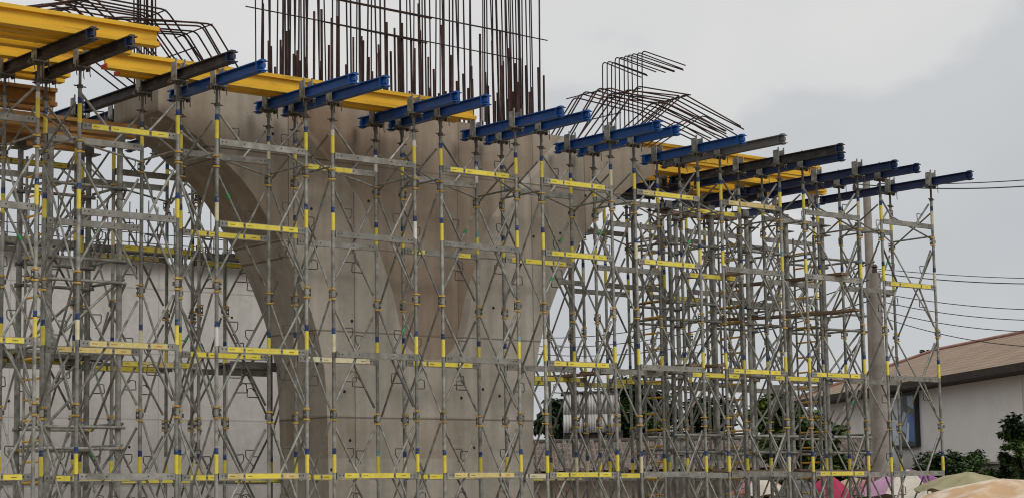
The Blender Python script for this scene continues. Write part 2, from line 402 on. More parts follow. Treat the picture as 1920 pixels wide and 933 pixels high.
fs.append(tuple([n_ * nc + k for k in range(nc)] + [base + 2 * n_ + 1, base + 2 * n_])); ms.append(0)
for q, mm in zip(fs, ms): pb.add([], [], 0)
pb.v = vs; pb.f = fs; pb.m = ms; pb.sm = [False] * len(fs)
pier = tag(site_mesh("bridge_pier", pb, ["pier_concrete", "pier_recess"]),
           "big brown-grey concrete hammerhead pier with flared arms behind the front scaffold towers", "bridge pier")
def P_on_pier(o, M4):  # child in pier coordinates
    o.parent = pier; o.matrix_local = M4; return o
# tie holes left by the formwork
hole_me = MB(); hole_me.tube((0, -0.003, 0), (0, 0.02, 0), 0.026, 8); hole_me = hole_me.mesh("tie_hole", ["hole"])
for (u, z) in [(3.3, 1.05), (3.35, 2.9), (3.75, 4.83), (4.35, 1.02), (4.6, 1.75), (5.5, 1.75), (5.75, 0.95), (6.3, 1.8), (6.72, 1.4), (6.2, 3.25), (6.55, 4.6), (6.95, 2.6), (7.1, 4.5),
               (3.2, 1.8), (2.95, 0.6), (6.85, 0.5), (7.7, 4.6), (8.3, 5.3), (8.9, 5.8), (1.9, 5.7), (0.9, 5.75), (2.6, 4.6), (7.3, 5.2), (5.95, 1.9)]:
    d = 0.0
    t = lerp(TON, z) if z > 2.33 else 0
    if abs(u - PC) < t: d = min(0.10, t * 0.4) * (1.0 if z < 4.6 else max(0.35, 1 - (z - 4.6) * 0.5))
    obj("tie_hole", hole_me, pier, T(u, PV0 + d, z))

# reinforcing bars rising out of the pier
rr = random.Random(3)
def rebar_path(pts, r, m="rebar"):
    b = MB(); b.path(pts, r, 6); return obj("rebar", b.mesh("rebar", [m]), pier)
for row, v in enumerate((1.68, 2.64)):
    n = 34
    for k in range(n):
        u = 2.30 + 5.27 * k / (n - 1) + rr.uniform(-0.03, 0.03)
        zt = 7.15 + 0.5 * math.sin(k * 0.55 + row) * 0.4 + rr.uniform(-0.35, 0.75)
        if 13 < k < 22: zt += 0.25
        bar("rebar", (u, v, PTOP - 0.05), (u + rr.uniform(-0.02, 0.02), v, zt), rr.uniform(0.016, 0.0205), "rebar", pier, 6)
        if rr.random() < 0.9:
            a = u + rr.choice((-1, 1)) * 0.033
            bar("rebar", (a, v + 0.01, PTOP + 0.1), (a + rr.uniform(-0.10, 0.10), v + rr.uniform(-0.04, 0.04), 10.6), rr.uniform(0.011, 0.015), "rebar_dark", pier, 6)
for v in (1.95, 2.3):
    for k in range(5):
        for u in (2.34 + 0.12 * k, 7.5 - 0.12 * k):
            bar("rebar", (u, v, PTOP - 0.05), (u, v, 7.0 + rr.uniform(-0.2, 0.7)), 0.02, "rebar", pier, 6)
            bar("rebar", (u + .03, v, PTOP), (u + .03 + rr.uniform(-.08, .08), v, 10.5), 0.012, "rebar_dark", pier, 6)
bar("rebar", (1.5, 1.64, 7.67), (6.98, 1.64, 7.56), 0.010, "rebar_dark", pier, 6)
bar("rebar", (2.9, 1.645, 7.64), (5.0, 1.645, 7.575), 0.013, "rebar", pier, 6)
bar("rebar", (2.5, 1.64, 8.06), (7.62, 1.64, 7.98), 0.010, "rebar_dark", pier, 6)
bar("rebar", (3.0, 1.65, 8.04), (5.1, 1.65, 8.005), 0.014, "rebar", pier, 6)
bar("rebar", (2.3, 2.69, 8.4), (7.9, 2.69, 8.33), 0.010, "rebar_dark", pier, 6)

def bend(pts, rb=0.09):
    """round the corners of a bar"""
    pts = [Vector(p) for p in pts]; out = [pts[0]]
    for a, b, c in zip(pts, pts[1:], pts[2:]):
        d1 = (a - b).normalized(); d2 = (c - b).normalized()
        p, q = b + d1 * rb, b + d2 * rb
        for k in range(4):
            t = k / 3
            out.append(p * (1 - t) ** 2 + b * 2 * t * (1 - t) + q * t * t)
    return out + [pts[-1]]
for side in (1, -1):
    def S(u): return u if side > 0 else 2 * PC - u
    # upright hooks
    for k in range(10):
        v = 2.62 - 0.10 * k; u = 9.76 + 0.016 * k
        zt = (8.06 if k < 3 else 8.12) + rr.uniform(-0.02, 0.02)
        ln = (0.95 if k < 3 else 1.15) + rr.uniform(-0.14, 0.18)
        rebar_path(bend([(S(u), v, PTOP - 0.05), (S(u + 0.02 + rr.uniform(-.02, .03)), v, zt), (S(u + ln), v + rr.uniform(-.03, .03), zt - 0.13 - rr.uniform(0, .05))]), 0.012, "rebar_dark")
    # cranked bars that rise from the top, run level and drop towards the arm's end
    for k in range(6):
        v = 1.66 + 0.18 * k; j = rr.uniform(-0.06, 0.06)
        rebar_path(bend([(S(8.2 + j), v, PTOP - 0.05), (S(9.0 + j), v, 7.33 + rr.uniform(-.03, .03)), (S(10.5 + j), v, 7.2), (S(12.0 + j + rr.uniform(-.3, .3)), v, 6.85 + rr.uniform(-.04, .04))]), 0.0135, "rebar_dark" if k % 2 else "rebar")
    for k in range(6):
        v = 1.70 + 0.17 * k; j = rr.uniform(-0.07, 0.07)
        rebar_path(bend([(S(8.75 + j), v, PTOP - 0.05), (S(9.8 + j), v, 7.43 + rr.uniform(-.03, .03)), (S(11.1 + j + rr.uniform(-.25, .2)), v, 7.45)]), 0.0135, "rebar" if k % 2 else "rebar_dark")
    for k in range(6):
        v = 1.68 + 0.175 * k; j = rr.uniform(-0.07, 0.07)
        rebar_path(bend([(S(9.42 + j), v, PTOP - 0.05), (S(11.0 + j), v, 7.44), (S(12.65 + j + rr.uniform(-.3, .15)), v, 7.0)]), 0.0135, "rebar_dark" if k % 3 else "rebar")
    for k in range(4):
        v = 1.75 + 0.24 * k
        rebar_path(bend([(S(9.9), v, PTOP - 0.12), (S(11.5), v, 7.12), (S(12.5), v, 6.8)]), 0.012, "rebar_dark")
    for u, z in ((9.0, 7.30), (9.8, 7.40), (11.0, 7.41), (9.3, 6.9)):
        bar("rebar", (S(u), 1.62, z), (S(u), 2.74, z), 0.010, "rebar_dark", pier, 6)

# ------------------------------------------------------------------ far pier on the left
fb = MB(); fb.box(-3.0, 9.6, 0, 1.35, 0, 6.25)
far = site_mesh("pier_wall", fb, ["far_pier_concrete"], 0, 9.0, -EYE)
tag(far, "pale grey concrete pier wall seen through the scaffolding on the left", "pier wall")
for k in range(62):
    u = -2.8 + 0.2 * k + rr.uniform(-0.03, 0.03)
    bar("rebar", (u, 0.12, 6.2), (u + rr.uniform(-0.03, 0.03), 0.12, 7.35 + rr.uniform(-0.12, 0.1)), 0.010, "rebar_dark", far, 6)
for k in range(58):
    u = -2.7 + 0.21 * k + rr.uniform(-0.03, 0.03)
    bar("rebar", (u, 1.2, 6.2), (u, 1.2, 6.85 + rr.uniform(-0.15, 0.15)), 0.013, "rebar_dark", far, 6)
for z in (6.45, 6.62, 6.8):
    bar("rebar", (-2.9, 0.08, z), (9.5, 0.08, z), 0.009, "rebar_dark", far, 6)
b_ = MB(); b_.box(-3.1, 9.7, -0.32, -0.06, 6.36, 6.47)
obj("edge_formwork", b_.mesh("edge_formwork", ["dark_store"]), far)
for (u, z) in [(0.3, 5.4), (1.7, 5.0), (3.2, 5.2), (4.4, 4.2), (2.4, 3.2), (3.6, 2.8), (5.4, 3.4), (4.9, 2.2), (1.2, 3.6), (0.2, 2.4), (2.9, 2.0), (5.8, 5.3)]:
    obj("tie_hole", hole_me, far, T(u, 0, z))

# ------------------------------------------------------------------ shoring towers
LV = [0.4766, 2.2322, 3.9906, 5.1511]
JT = [-0.40, 1.355, 3.11, 4.87]
LEGTOP, TW, TD = 5.66, 1.5, 1.0
def zg(z): return z + EYE

def ledger_mesh():
    b = MB(); x0, x1 = 0.03, TW - 0.03
    b.box(x0, x1, -0.022, 0.022, -0.045, 0.045)
    for x in (0.08, 0.14, 0.44, 1.06, TW - 0.14, TW - 0.08):
        b.tube((x, -0.0245, 0.005), (x, -0.02, 0.005), 0.011, 6, mi=1)
    b.box(0.03, 0.05, -0.026, 0.026, -0.05, 0.05, 0); b.box(TW - 0.05, TW - 0.03, -0.026, 0.026, -0.05, 0.05, 0)
    return b.mesh("ledger", ["steel_ledger", "hole"])
def strip_mesh(L, m, red):
    b = MB(); b.box(0, L, -0.0255, -0.0225, -0.034, 0.036)
    a = L - 0.16 if red else 0.03
    b.box(a, a + 0.085, -0.027, -0.0256, -0.0045, 0.0045, 1)
    return b.mesh("label_strip", [m, "print_red" if red and m != "sticker_yellow" else "print_dark"])
def coupler_mesh():
    b = MB()
    for z in (-0.075, 0.075):
        b.tube((0, 0, z - 0.012), (0, 0, z + 0.012), 0.044, 10, mi=0)
        b.box(0.03, 0.075, -0.012, 0.012, z - 0.008, z + 0.010, 0)
    b.tube((0, 0, -0.05), (0, 0, 0.05), 0.037, 10, mi=1)
    b.box(0.03, 0.065, -0.016, 0.016, -0.05, -0.02, 2); b.box(0.03, 0.07, -0.014, 0.014, 0.02, 0.045, 2)
    b.tube((0.05, -0.03, -0.06), (0.05, -0.03, 0.06), 0.007, 5, mi=2)
    b.box(-0.06, -0.03, -0.014, 0.014, -0.03, 0.03, 2)
    return b.mesh("joint_collar", ["brass", "steel", "clip_steel"])
def sleeve_mesh(top, low):
    b = MB(); r = 0.0295
    b.tube((0, 0, 0.06), (0, 0, 0.325), r, 10, mi=1)
    b.tube((0, 0, 0.325), (0, 0, 0.41), r, 10, mi=0)
    # printed lettering band facing the street
    b.box(-0.004, 0.006, -r - 0.002, -r + 0.004, 0.10, 0.20, 2)
    return b.mesh("label_sleeve", [top, low, "print_dark"])
def hook_mesh(side, up, kind):
    """step rung bent from round bar, in the plane of the frame: side points to the tower's middle"""
    b = MB(); s_ = side; slope = -0.56 * up * side        # x of the diagonal per metre of height
    if kind == 0:
        pts = [(0, 0, 0), (s_ * 0.155, 0, 0.004), (s_ * 0.165, 0, -0.01), (s_ * 0.16, 0, -0.095), (s_ * 0.08, 0, -0.185), (slope * -0.19, 0, -0.19)]
    else:
        pts = [(0, 0, 0), (s_ * 0.10, 0, 0.085), (s_ * 0.175, 0, 0.07), (s_ * 0.185, 0, -0.05), (s_ * 0.175, 0, -0.062), (slope * -0.062, 0, -0.066)]
    b.path(pts, 0.0085, 5)
    return b.mesh("rung_hook", ["clip_steel"])
def fork_mesh():
    b = MB()
    b.box(-0.11, 0.11, -0.10, 0.10, -0.012, 0.0)
    b.box(-0.075, -0.062, -0.06, 0.06, 0.0, 0.26); b.box(0.062, 0.075, -0.06, 0.06, 0.0, 0.26)
    b.box(-0.078, -0.059, -0.075, -0.055, 0.0, 0.30); b.box(0.059, 0.078, -0.075, -0.055, 0.0, 0.30)
    for x, y in ((-0.1, -0.09), (0.1, -0.09), (0.1, 0.09)):
        b.path([(x, y, 0.06), (x, y, -0.10), (x + 0.01, y, -0.14)], 0.007, 5, 1)
    b.box(-0.13, -0.10, -0.03, 0.03, -0.05, 0.02, 1); b.box(0.10, 0.13, -0.03, 0.03, -0.05, 0.02, 1)
    b.box(-0.05, 0.05, -0.05, 0.05, -0.045, -0.012, 1)
    return b.mesh("head_fork", ["steel", "clip_steel"])
def jack_mesh(L):
    b = MB(); b.tube((0, 0, 0), (0, 0, L), 0.021, 8); b.tube((0, 0, 0.0), (0, 0, 0.045), 0.042, 8, mi=1)
    b.tube((-0.09, 0, 0.03), (0.09, 0, 0.02), 0.01, 5, mi=1)
    return b.mesh("screw_jack", ["steel_dark", "clip_steel"])
def foot_mesh():
    b = MB(); b.box(-0.09, 0.09, -0.09, 0.09, 0.001, 0.014); b.tube((0, 0, 0.014), (0, 0, 0.30), 0.02, 8); b.tube((0, 0, 0.2), (0, 0, 0.24), 0.04, 8)
    return b.mesh("base_jack", ["steel_dark"])

def tower(u0, v0, front, rear, label, group, heads=True, seed=0, hooks=True, rear_row=False):
    q = random.Random(seed)
    t = site_empty("shoring_tower", u0, v0)
    tag(t, label, "scaffold tower", group)
    led = cached("ledger", ledger_mesh)
    coup = cached("coup", coupler_mesh)
    for fy, code in ((0.0, front), (TD, rear)):
        for lx in (0.0, TW):
            # legs, bottom to top
            secs = [(-EYE + 0.22, JT[0])] + [(JT[k], JT[k + 1]) for k in range(3)] + [(JT[3], LEGTOP)]
            for si, (a, b_) in enumerate(secs):
                lg = bar("leg", (lx, fy, zg(a)), (lx, fy, zg(b_)), 0.027, "steel", t, 10)
                if si < 4:
                    c = obj("joint_collar", coup, lg, T(0, 0, b_ - a) @ Matrix.Rotation(q.choice((0, 0.4, -0.5, 3.1, 2.5)), 4, 'Z'))
                if si >= 1 and q.random() < 0.95:
                    top = q.choice(("sticker_blue",) * 12 + ("sticker_teal", "sticker_white"))
                    low = q.choice(("sticker_yellow",) * 14 + ("sticker_cream", "sticker_cream", "sticker_white"))
                    zl = LV[si - 1] - a
                    # keep the printed band towards the street (-y)
                    s_ = obj("label_sleeve", cached(("sl", top, low), lambda: sleeve_mesh(top, low)), lg, T(0, 0, zl - 0.02 + q.uniform(-.015, .015)) @ Matrix.Rotation(q.uniform(-0.5, 0.5), 4, 'Z'))
            if heads:
                obj("screw_jack", cached("jack", lambda: jack_mesh(5.94 - LEGTOP)), t, T(lx, fy, zg(LEGTOP)))
                obj("head_fork", cached("fork", fork_mesh), t, T(lx, fy, zg(5.948)))
            obj("base_jack", cached("foot", foot_mesh), t, T(lx, fy, 0))
        for k in range(4):
            z = zg(LV[k])
            l_ = obj("ledger", led, t, T(0, fy, z))
            c = code[k]
            if c != 'G':
                segs = [(0.17, 0.25), (0.46, 0.58), (1.08, 0.26)]
                if c == 'H': segs = segs[:2]
                if c == 'S': segs = [(0.17, 0.25), (1.08, 0.26)]
                for i, (x, L) in enumerate(segs):
                    m_ = {"Y": "sticker_yellow", "F": "sticker_faded", "C": "sticker_cream", "H": "sticker_yellow", "S": "sticker_yellow"}[c]
                    if q.random() < 0.14: m_ = q.choice(("sticker_faded", "sticker_yellow"))
                    obj("label_strip", cached(("st", L, m_, i), lambda: strip_mesh(L, m_, i == 2)), l_, T(x, 0, 0))
            # knee braces between ledger and legs
            by = fy + 0.045
            if k < 3:
                ends = [(JT[k + 1] - 0.16, 1), (JT[k] + 0.16, -1)]
            else:
                ends = [(LEGTOP - 0.05, 1)]
            for zz, up in ends:
                for lx, lx2 in ((0.03, 0.43), (TW - 0.03, 1.07)):
                    br = bar("brace", (lx2 + q.uniform(-.012, .012), by, z + up * 0.03), (lx, by, zg(zz) + q.uniform(-.02, .02)), 0.0185, "steel_dark" if q.random() < 0.13 else "steel", t)
                    if hooks and q.random() < 0.72:
                        side = 1 if (lx2 > lx) else -1
                        f_ = 0.55 if up > 0 else 0.45
                        if k == 3: f_ = 0.5
                        hp = Vector((lx2 + (lx - lx2) * f_, by, z + (zg(zz) - z) * f_))
                        kd = 0 if up > 0 else 1
                        h = obj("rung_hook", cached(("hk", side, up, kd), lambda: hook_mesh(side, up, kd)), br, LASTM[0].inverted() @ Matrix.Translation(hp))
                    if q.random() < 0.05:
                        g_ = tube_mesh("tape_band", 0.024, 0.07, "tape_green")
                        obj("tape_band", g_, br, T(0, 0, 0.4))
        # foot level braces
        for lx, lx2 in ((0.03, 0.43), (TW - 0.03, 1.07)):
            bar("brace", (lx2, fy + 0.045, zg(-1.1)), (lx, fy + 0.045, zg(JT[0] - 0.14)), 0.0215, "steel", t)
        obj("ledger", led, t, T(0, fy, zg(-1.15)))
    for sx in (-0.035, TW + 0.035):
        zz = [JT[0], JT[1], JT[2], JT[3], LEGTOP - 0.1]
        for k in range(4):
            o1 = 0.022 if sx > 0 else -0.022
            bar("cross_brace", (sx, 0.02, zg(zz[k] + 0.04)), (sx, TD - 0.02, zg(zz[k + 1] - 0.10)), 0.0165, "steel", t)
            bar("cross_brace", (sx + o1, TD - 0.02, zg(zz[k] + 0.04)), (sx + o1, 0.02, zg(zz[k + 1] - 0.10)), 0.0165, "steel", t)
        bar("side_rail", (sx, 0, zg(JT[3] + 0.11)), (sx, TD, zg(JT[3] + 0.11)), 0.0165, "steel", t)
    bar("plan_brace", (0.04, 0.06, zg(JT[3] + 0.06)), (TW - 0.04, TD - 0.06, zg(JT[3] + 0.06)), 0.015, "steel", t)
    return t

ORD = ["first", "second", "third", "fourth", "fifth", "sixth", "seventh", "eighth", "ninth", "tenth", "eleventh", "twelfth", "thirteenth", "fourteenth", "fifteenth", "sixteenth", "seventeenth", "eighteenth", "nineteenth", "twentieth"]
FRONT = [  # first leg u, ledger codes L0..L3 front, rear
    (-4.24, "YYGG", "YFGG", "leftmost front scaffold tower, cut by the photo's left edge, under the stacked yellow beams"),
    (-2.13, "GFGY", "YFGG", "second front scaffold tower from the left, yellow strip on its top ledger"),
    (0.0, "FYYG", "YYYG", "third front scaffold tower from the left, before the pier's left flared arm, yellow middle ledgers"),
    (1.97, "YGGG", "YCGH", "fourth front scaffold tower from the left, before the pier stem's left edge"),
    (3.98, "FGGY", "YYSG", "fifth front scaffold tower from the left, before the middle of the pier stem"),
    (6.02, "YYYY", "CGYG", "sixth front scaffold tower from the left, yellow strips on every front ledger"),
    (8.05, "GGYY", "YGGG", "seventh front scaffold tower from the left, under the pier's right arm, yellow upper two ledgers"),
    (10.10, "GYGF", "GYYY", "eighth front scaffold tower from the left, just right of the pier's right end"),
    (12.22, "YYGG", "GYGG", "ninth front scaffold tower from the left, brown planks on its lower ledgers"),
    (14.36, "GGYG", "GGGG", "rightmost front scaffold tower standing against the open sky, one yellow ledger"),
]
for i, (u, f_, r_, lab) in enumerate(FRONT):
    tower(u, 0.0, f_, r_, lab, "scaffold towers of the front row", seed=100 + i)
BACK = [
    (-2.13, "GYGY", "GGGG", "leftmost rear scaffold tower, behind the heavy ladder post tower at far left"),
    (0.0, "YYYG", "GYFG", "rear scaffold tower behind the pier's left arm, before the pale grey wall"),
    (1.97, "YGYG", "GGYG", "rear scaffold tower half hidden by the left edge of the pier stem"),
    (8.05, "YYGG", "GYGG", "rear scaffold tower just right of the pier stem, seen before the white corrugated tank"),
    (10.10, "GYGG", "GYGG", "rear scaffold tower behind the pier's right end, nearest the dark green trees"),
    (12.22, "GGGG", "GGYG", "rear scaffold tower under the right yellow beams, second from the right"),
    (14.36, "GGGG", "GGGG", "rear scaffold tower under the right yellow beams, rightmost of its row"),
]
for i, (u, f_, r_, lab) in enumerate(BACK):
    tower(u, 3.0, f_, r_, lab, "scaffold towers of the rear row", seed=200 + i, hooks=(u < 5))

# ------------------------------------------------------------------ heavy post towers with ladders
def heavy(u0, v0, label, seed):
    q = random.Random(seed)
    t = site_empty("post_tower", u0, v0); tag(t, label, "scaffold tower", "heavy post towers with orange ladders")
    w, d, top = 1.09, 0.95, zg(5.25)
    for x in (0, w):
        for y in (0, d):
            p = bar("post", (x, y, 0.02), (x, y, top), 0.042, "steel", t, 12)
            def pl():
                b = MB(); b.box(-0.13, 0.13, -0.13, 0.13, 0, 0.02); b.box(-0.08, 0.08, -0.012, 0.012, 0.02, 0.16); return b.mesh("head_plate", ["steel_dark"])
            obj("head_plate", cached("hplate", pl), p, T(0, 0, top - 0.02 + 0.002))
    lev = [-0.6, 0.9, 1.2, 2.30, 3.26, 3.57, 4.62]
    def clamp():
        b = MB(); b.tube((0, 0, -0.025), (0, 0, 0.025), 0.049, 12); b.box(0.05, 0.11, -0.02, 0.02, -0.025, 0.025); b.box(-0.11, -0.05, -0.02, 0.02, -0.02, 0.02); return b
    for z in lev:
        for y in (0, d):
            bar("rail", (-0.10, y - 0.075, zg(z)), (w + 0.06, y - 0.075, zg(z)), 0.024, "steel", t)
        for x in (0, w):
            bar("rail", (x + 0.075, 0, zg(z + 0.055)), (x + 0.075, d, zg(z + 0.055)), 0.022, "steel", t)
        for x in (0, w):
            for y in (0, d):
                m_ = q.choice(("brass", "steel_dark", "beam_navy", "steel_dark"))
                obj("clamp", cached(("clamp", m_), lambda: clamp().mesh("clamp", [m_])), t, T(x, y, zg(z)) @ Matrix.Rotation(q.choice((0, 1.57, 3.14)), 4, 'Z'))
    for a, b_ in ((-0.6, 0.9), (1.2, 2.30), (2.30, 3.26), (3.57, 4.62)):
        for y in (0.08, d + 0.08):
            bar("diagonal", (0.0, y, zg(a)), (w, y, zg(b_)), 0.021, "steel", t)
        bar("diagonal", (w + 0.10, 0, zg(b_)), (w + 0.10, d, zg(a)), 0.021, "steel", t)
        bar("diagonal", (-0.12, d, zg(b_)), (-0.12, 0, zg(a)), 0.021, "steel", t)
    # ladder on the left side
    lad = MB()
    y0, y1 = 0.22, 0.74
    lad.tube((0.0, y0, 0.03), (0.0, y0, zg(5.1)), 0.020, 8); lad.tube((0.0, y1, 0.03), (0.0, y1, zg(5.1)), 0.020, 8)
    l_ = obj("ladder", cached("ladder", lambda: lad.mesh("ladder", ["steel"])), t)
    rm = cached("rungm", lambda: tube_mesh("rung", 0.017, y1 - y0 - 0.02, "rung_orange", 8))
    z = 0.3
    while z < zg(5.0):
        obj("rung", rm, l_, T(0.0, y0 + 0.01, z) @ Matrix.Rotation(rad(-90), 4, 'X')); z += 0.29
    return t
heavy(-1.77, 1.55, "thick-post scaffold tower with orange ladder rungs at the photo's left edge", 1)
heavy(10.42, 1.62, "thick-post scaffold tower with orange ladder nearest the pier's right end", 2)
heavy(12.42, 1.62, "thick-post scaffold tower with orange ladder, middle of the three on the right", 3)
heavy(14.52, 1.62, "thick-post scaffold tower with orange ladder, rightmost of the three, by the utility poles", 4)

# ------------------------------------------------------------------ steel and timber beams on top
def ibeam_v(L, h, w, tf, tw, mats, plates=True):
    """I section running along +y from 0 to L, centred on x and z"""
    b = MB()
    b.box(-w / 2, w / 2, 0, L, h / 2 - tf, h / 2); b.box(-w / 2, w / 2, 0, L, -h / 2, -h / 2 + tf)
    b.box(-tw / 2, tw / 2, 0.004, L - 0.004, -h / 2 + tf, h / 2 - tf)
    return b
def blue_beam(u, v0, v1, m, label, group, tipm=None):
    L = v1 - v0
    b = MB(); h, w = 0.145, 0.125
    b.box(-w / 2, w / 2, 0, L, h / 2 - 0.014, h / 2); b.box(-w / 2, w / 2, 0, L, -h / 2, -h / 2 + 0.014)
    b.box(-0.010, 0.010, 0.003, L - 0.003, -h / 2 + 0.014, h / 2 - 0.014)
    o = site_mesh("steel_beam", b, [m], u, v0, 6.023)
    tag(o, label, "steel beam", group)
    e = MB()
    e.box(-w / 2 - 0.004, -0.0105, 0.10, 0.112, -h / 2 + 0.0145, h / 2 - 0.0145); e.box(0.0105, w / 2 + 0.004, 0.10, 0.112, -h / 2 + 0.0145, h / 2 - 0.0145)
    e.box(-0.035, 0.035, 0.012, 0.09, h / 2 + 0.001, h / 2 + 0.018); e.box(-0.035, 0.035, 0.012, 0.09, -h / 2 - 0.018, -h / 2 - 0.001)
    e.box(-0.026, -0.0105, 0.0, 0.09, -0.03, 0.03); e.box(0.0105, 0.026, 0.0, 0.09, -0.03, 0.03)
    me = cached(("endp", tipm or m), lambda: e.mesh("end_stiffener", [tipm or m]))
    obj("end_stiffener", me, o)
    obj("end_stiffener", me, o, T(0, L, 0) @ Matrix.Rotation(math.pi, 4, 'Z'))
    return o
BE = [(-2.736, -1.55, 1.25, "beam_black", "beam_navy"), (-2.13, -1.45, 1.3, "beam_black", "beam_navy"), (-0.62, -1.46, 2.75, "beam_black", "beam_navy"), (0.0, -1.23, 1.3, "beam_blue", None),
      (1.5, -1.28, 1.32, "beam_blue", None), (1.97, -1.38, 1.3, "beam_blue", None), (3.47, -1.11, 1.39, "beam_blue", None), (3.98, -1.18, 1.32, "beam_blue", None),
      (5.48, -1.16, 1.34, "beam_blue", None), (6.02, -1.17, 1.40, "beam_blue", None), (7.52, -1.2, 1.36, "beam_blue", None), (8.05, -1.08, 1.38, "beam_blue", None),
      (9.55, -1.12, 1.36, "beam_blue", None), (10.10, -1.53, 1.43, "beam_grey", None), (11.60, -1.5, 2.78, "beam_black", "beam_navy"), (12.22, -0.98, 2.74, "beam_navy", None),
      (13.72, -0.94, 2.86, "beam_navy", None), (14.36, -0.93, 2.80, "beam_navy", None), (15.86, -0.98, 2.80, "beam_navy", None)]
CW = {"beam_black": "dark rusty steel", "beam_blue": "bright blue steel", "beam_grey": "bare grey steel", "beam_navy": "navy blue steel"}
for i, (u, a, b_, m, tm) in enumerate(BE):
    blue_beam(u, a, b_, m, "%s beam overhanging the front towers, %s from the left" % (CW[m], ORD[i] if i < 18 else "last"), "steel beams across the front tower heads", tm)
for i, u in enumerate((-2.13, -0.63, 0.0, 1.5, 1.97)):
    blue_beam(u, 2.95, 5.3, "beam_navy", "dark navy beam on the rear towers left of the pier, %s from the left" % ORD[i], "steel beams across the rear tower heads")
for i, u in enumerate((8.05, 9.55, 10.10, 11.60, 12.22, 13.72, 14.36, 15.86)):
    blue_beam(u, 2.95, 5.3, "beam_navy", "dark navy beam on the rear towers right of the pier stem, %s from the left" % ORD[i], "steel beams across the rear tower heads")

def h_beam(u0, u1, v, m, label, group, z=6.232, h=0.26, w=0.16, red=(0, 0)):
    """timber formwork girder with I section along u"""
    L = u1 - u0; b = MB()
    tf = 0.055
    b.box(0, L, -w / 2, w / 2, h / 2 - tf, h / 2); b.box(0, L, -w / 2, w / 2, -h / 2, -h / 2 + tf)
    b.box(0.003, L - 0.003, -0.022, 0.022, -h / 2 + tf, h / 2 - tf)
    o = site_mesh("formwork_girder", b, [m], u0, v, z)
    tag(o, label, "timber beam", group)
    for e, on in ((0, red[0]), (1, red[1])):
        if on:
            c = MB(); x0, x1 = (L, L + 0.012) if e else (-0.012, 0.0)
            c.box(x0 + (0.0005 if e else 0), x1 - (0 if e else 0.0005), -w / 2 - 0.003, w / 2 + 0.003, h / 2 - tf - 0.003, h / 2 + 0.003)
            c.box(x0 + (0.0005 if e else 0), x1 - (0 if e else 0.0005), -w / 2 - 0.003, w / 2 + 0.003, -h / 2 - 0.0, -h / 2 + tf + 0.003)
            obj("end_cap", c.mesh("end_cap", ["end_red"]), o)
    return o
YG = "yellow timber girders on the steel beams"
h_beam(-4.6, -1.55, -1.02, "beam_yellow", "topmost yellow girder at upper left, nearest the street, with a worn end", YG, red=(0, 1))
h_beam(-4.6, -1.75, -0.74, "beam_yellow", "yellow girder at upper left directly behind the nearest worn-ended one", YG, red=(0, 1))
h_beam(-4.6, -1.62, -0.42, "beam_yellow", "yellow girder at upper left, third back from the street", YG)
h_beam(-4.6, -2.35, -0.02, "beam_yellow", "yellow girder at upper left, fourth back, ending over the second tower", YG)
h_beam(-1.50, 5.02, 0.50, "beam_yellow", "long yellow girder before the pier top, the nearer of the pair", YG, red=(1, 1))
h_beam(-1.15, 4.90, 0.78, "beam_yellow", "long yellow girder before the pier top, the farther of the pair", YG, red=(1, 1))
h_beam(-4.9, -1.72, 0.62, "beam_yellow", "yellow girder at the left edge in line with the long pair before the pier", YG, red=(0, 1))
for i, (v, u1) in enumerate(((1.35, -1.62), (1.72, -1.52), (2.1, -1.44), (2.5, -1.36))):
    h_beam(-4.2, u1, v, "beam_timber" if i > 1 else "beam_yellow", "stepped-end girder low at the left edge behind the black beams, %s from the street" % ORD[i], "girders at the left edge left of the pier", z=6.232 if i < 2 else 5.96)
for i, (v, z) in enumerate(((1.75, 5.52), (2.2, 5.52), (2.65, 5.52), (3.1, 5.52))):
    h_beam(-3.4, -0.35, v, "beam_timber", "brown timber joist under the pier's left arm, %s from the street" % ORD[i], "brown joists under the left arm", z=z, h=0.2)
for i, (v, z, u0, u1, nm) in enumerate(((2.38, 6.232, 10.06, 15.50, "lower front"), (2.36, 6.4935, 10.06, 15.30, "upper front"), (2.58, 6.232, 10.1, 15.72, "lower back"), (2.56, 6.4935, 10.08, 15.58, "upper back"))):
    h_beam(max(u0, 10.05) if v < 2.9 else u0, u1, v, "beam_yellow", "yellow girder right of the pier end, %s one of the stack of four" % nm, YG, z=z)
for i, v in enumerate((3.3, 3.7, 4.1, 4.5)):
    h_beam(10.2, 15.2, v, "beam_timber" if i > 1 else "beam_yellow", "girder over the rear towers on the right, %s from the street" % ORD[i], "girders over the rear right towers", z=6.232)

# ------------------------------------------------------------------ planks and walkways
def plank(a, b_, w, m, label, th=0.045):
    a = Vector(a); b_ = Vector(b_); d = b_ - a; L = d.length
    q = random.Random(int(L * 1000))
    mb = MB(); n = 6
    vs = []; 
    for i in range(n + 1):
        s = i / n; sag = -0.02 * math.sin(math.pi * s) + q.uniform(-.004, .004)
        x = s * L
        for (y, z) in ((-w / 2, 0), (w / 2, 0), (w / 2, th), (-w / 2, th)): vs.append((x, y + q.uniform(-.004, .004), z + sag))
    fs = []
    for i in range(n):
        o = 4 * i
        for k in range(4): fs.append((o + k, o + (k + 1) % 4, o + 4 + (k + 1) % 4, o + 4 + k))
    fs += [(3, 2, 1, 0), tuple(4 * n + k for k in range(4))]
    mb.add(vs, fs)
    o = obj("plank", mb.mesh("plank", [m]))
    wa, wb = W(*a), W(*b_)
    dd = (wb - wa).normalized(); yv = Vector((0, 0, 1)).cross(dd).normalized(); zv = dd.cross(yv)
    o.matrix_world = Matrix.Translation(wa) @ Matrix((dd, yv, zv)).transposed().to_4x4()
    tag(o, label, "plank", "scaffold planks")
    return o
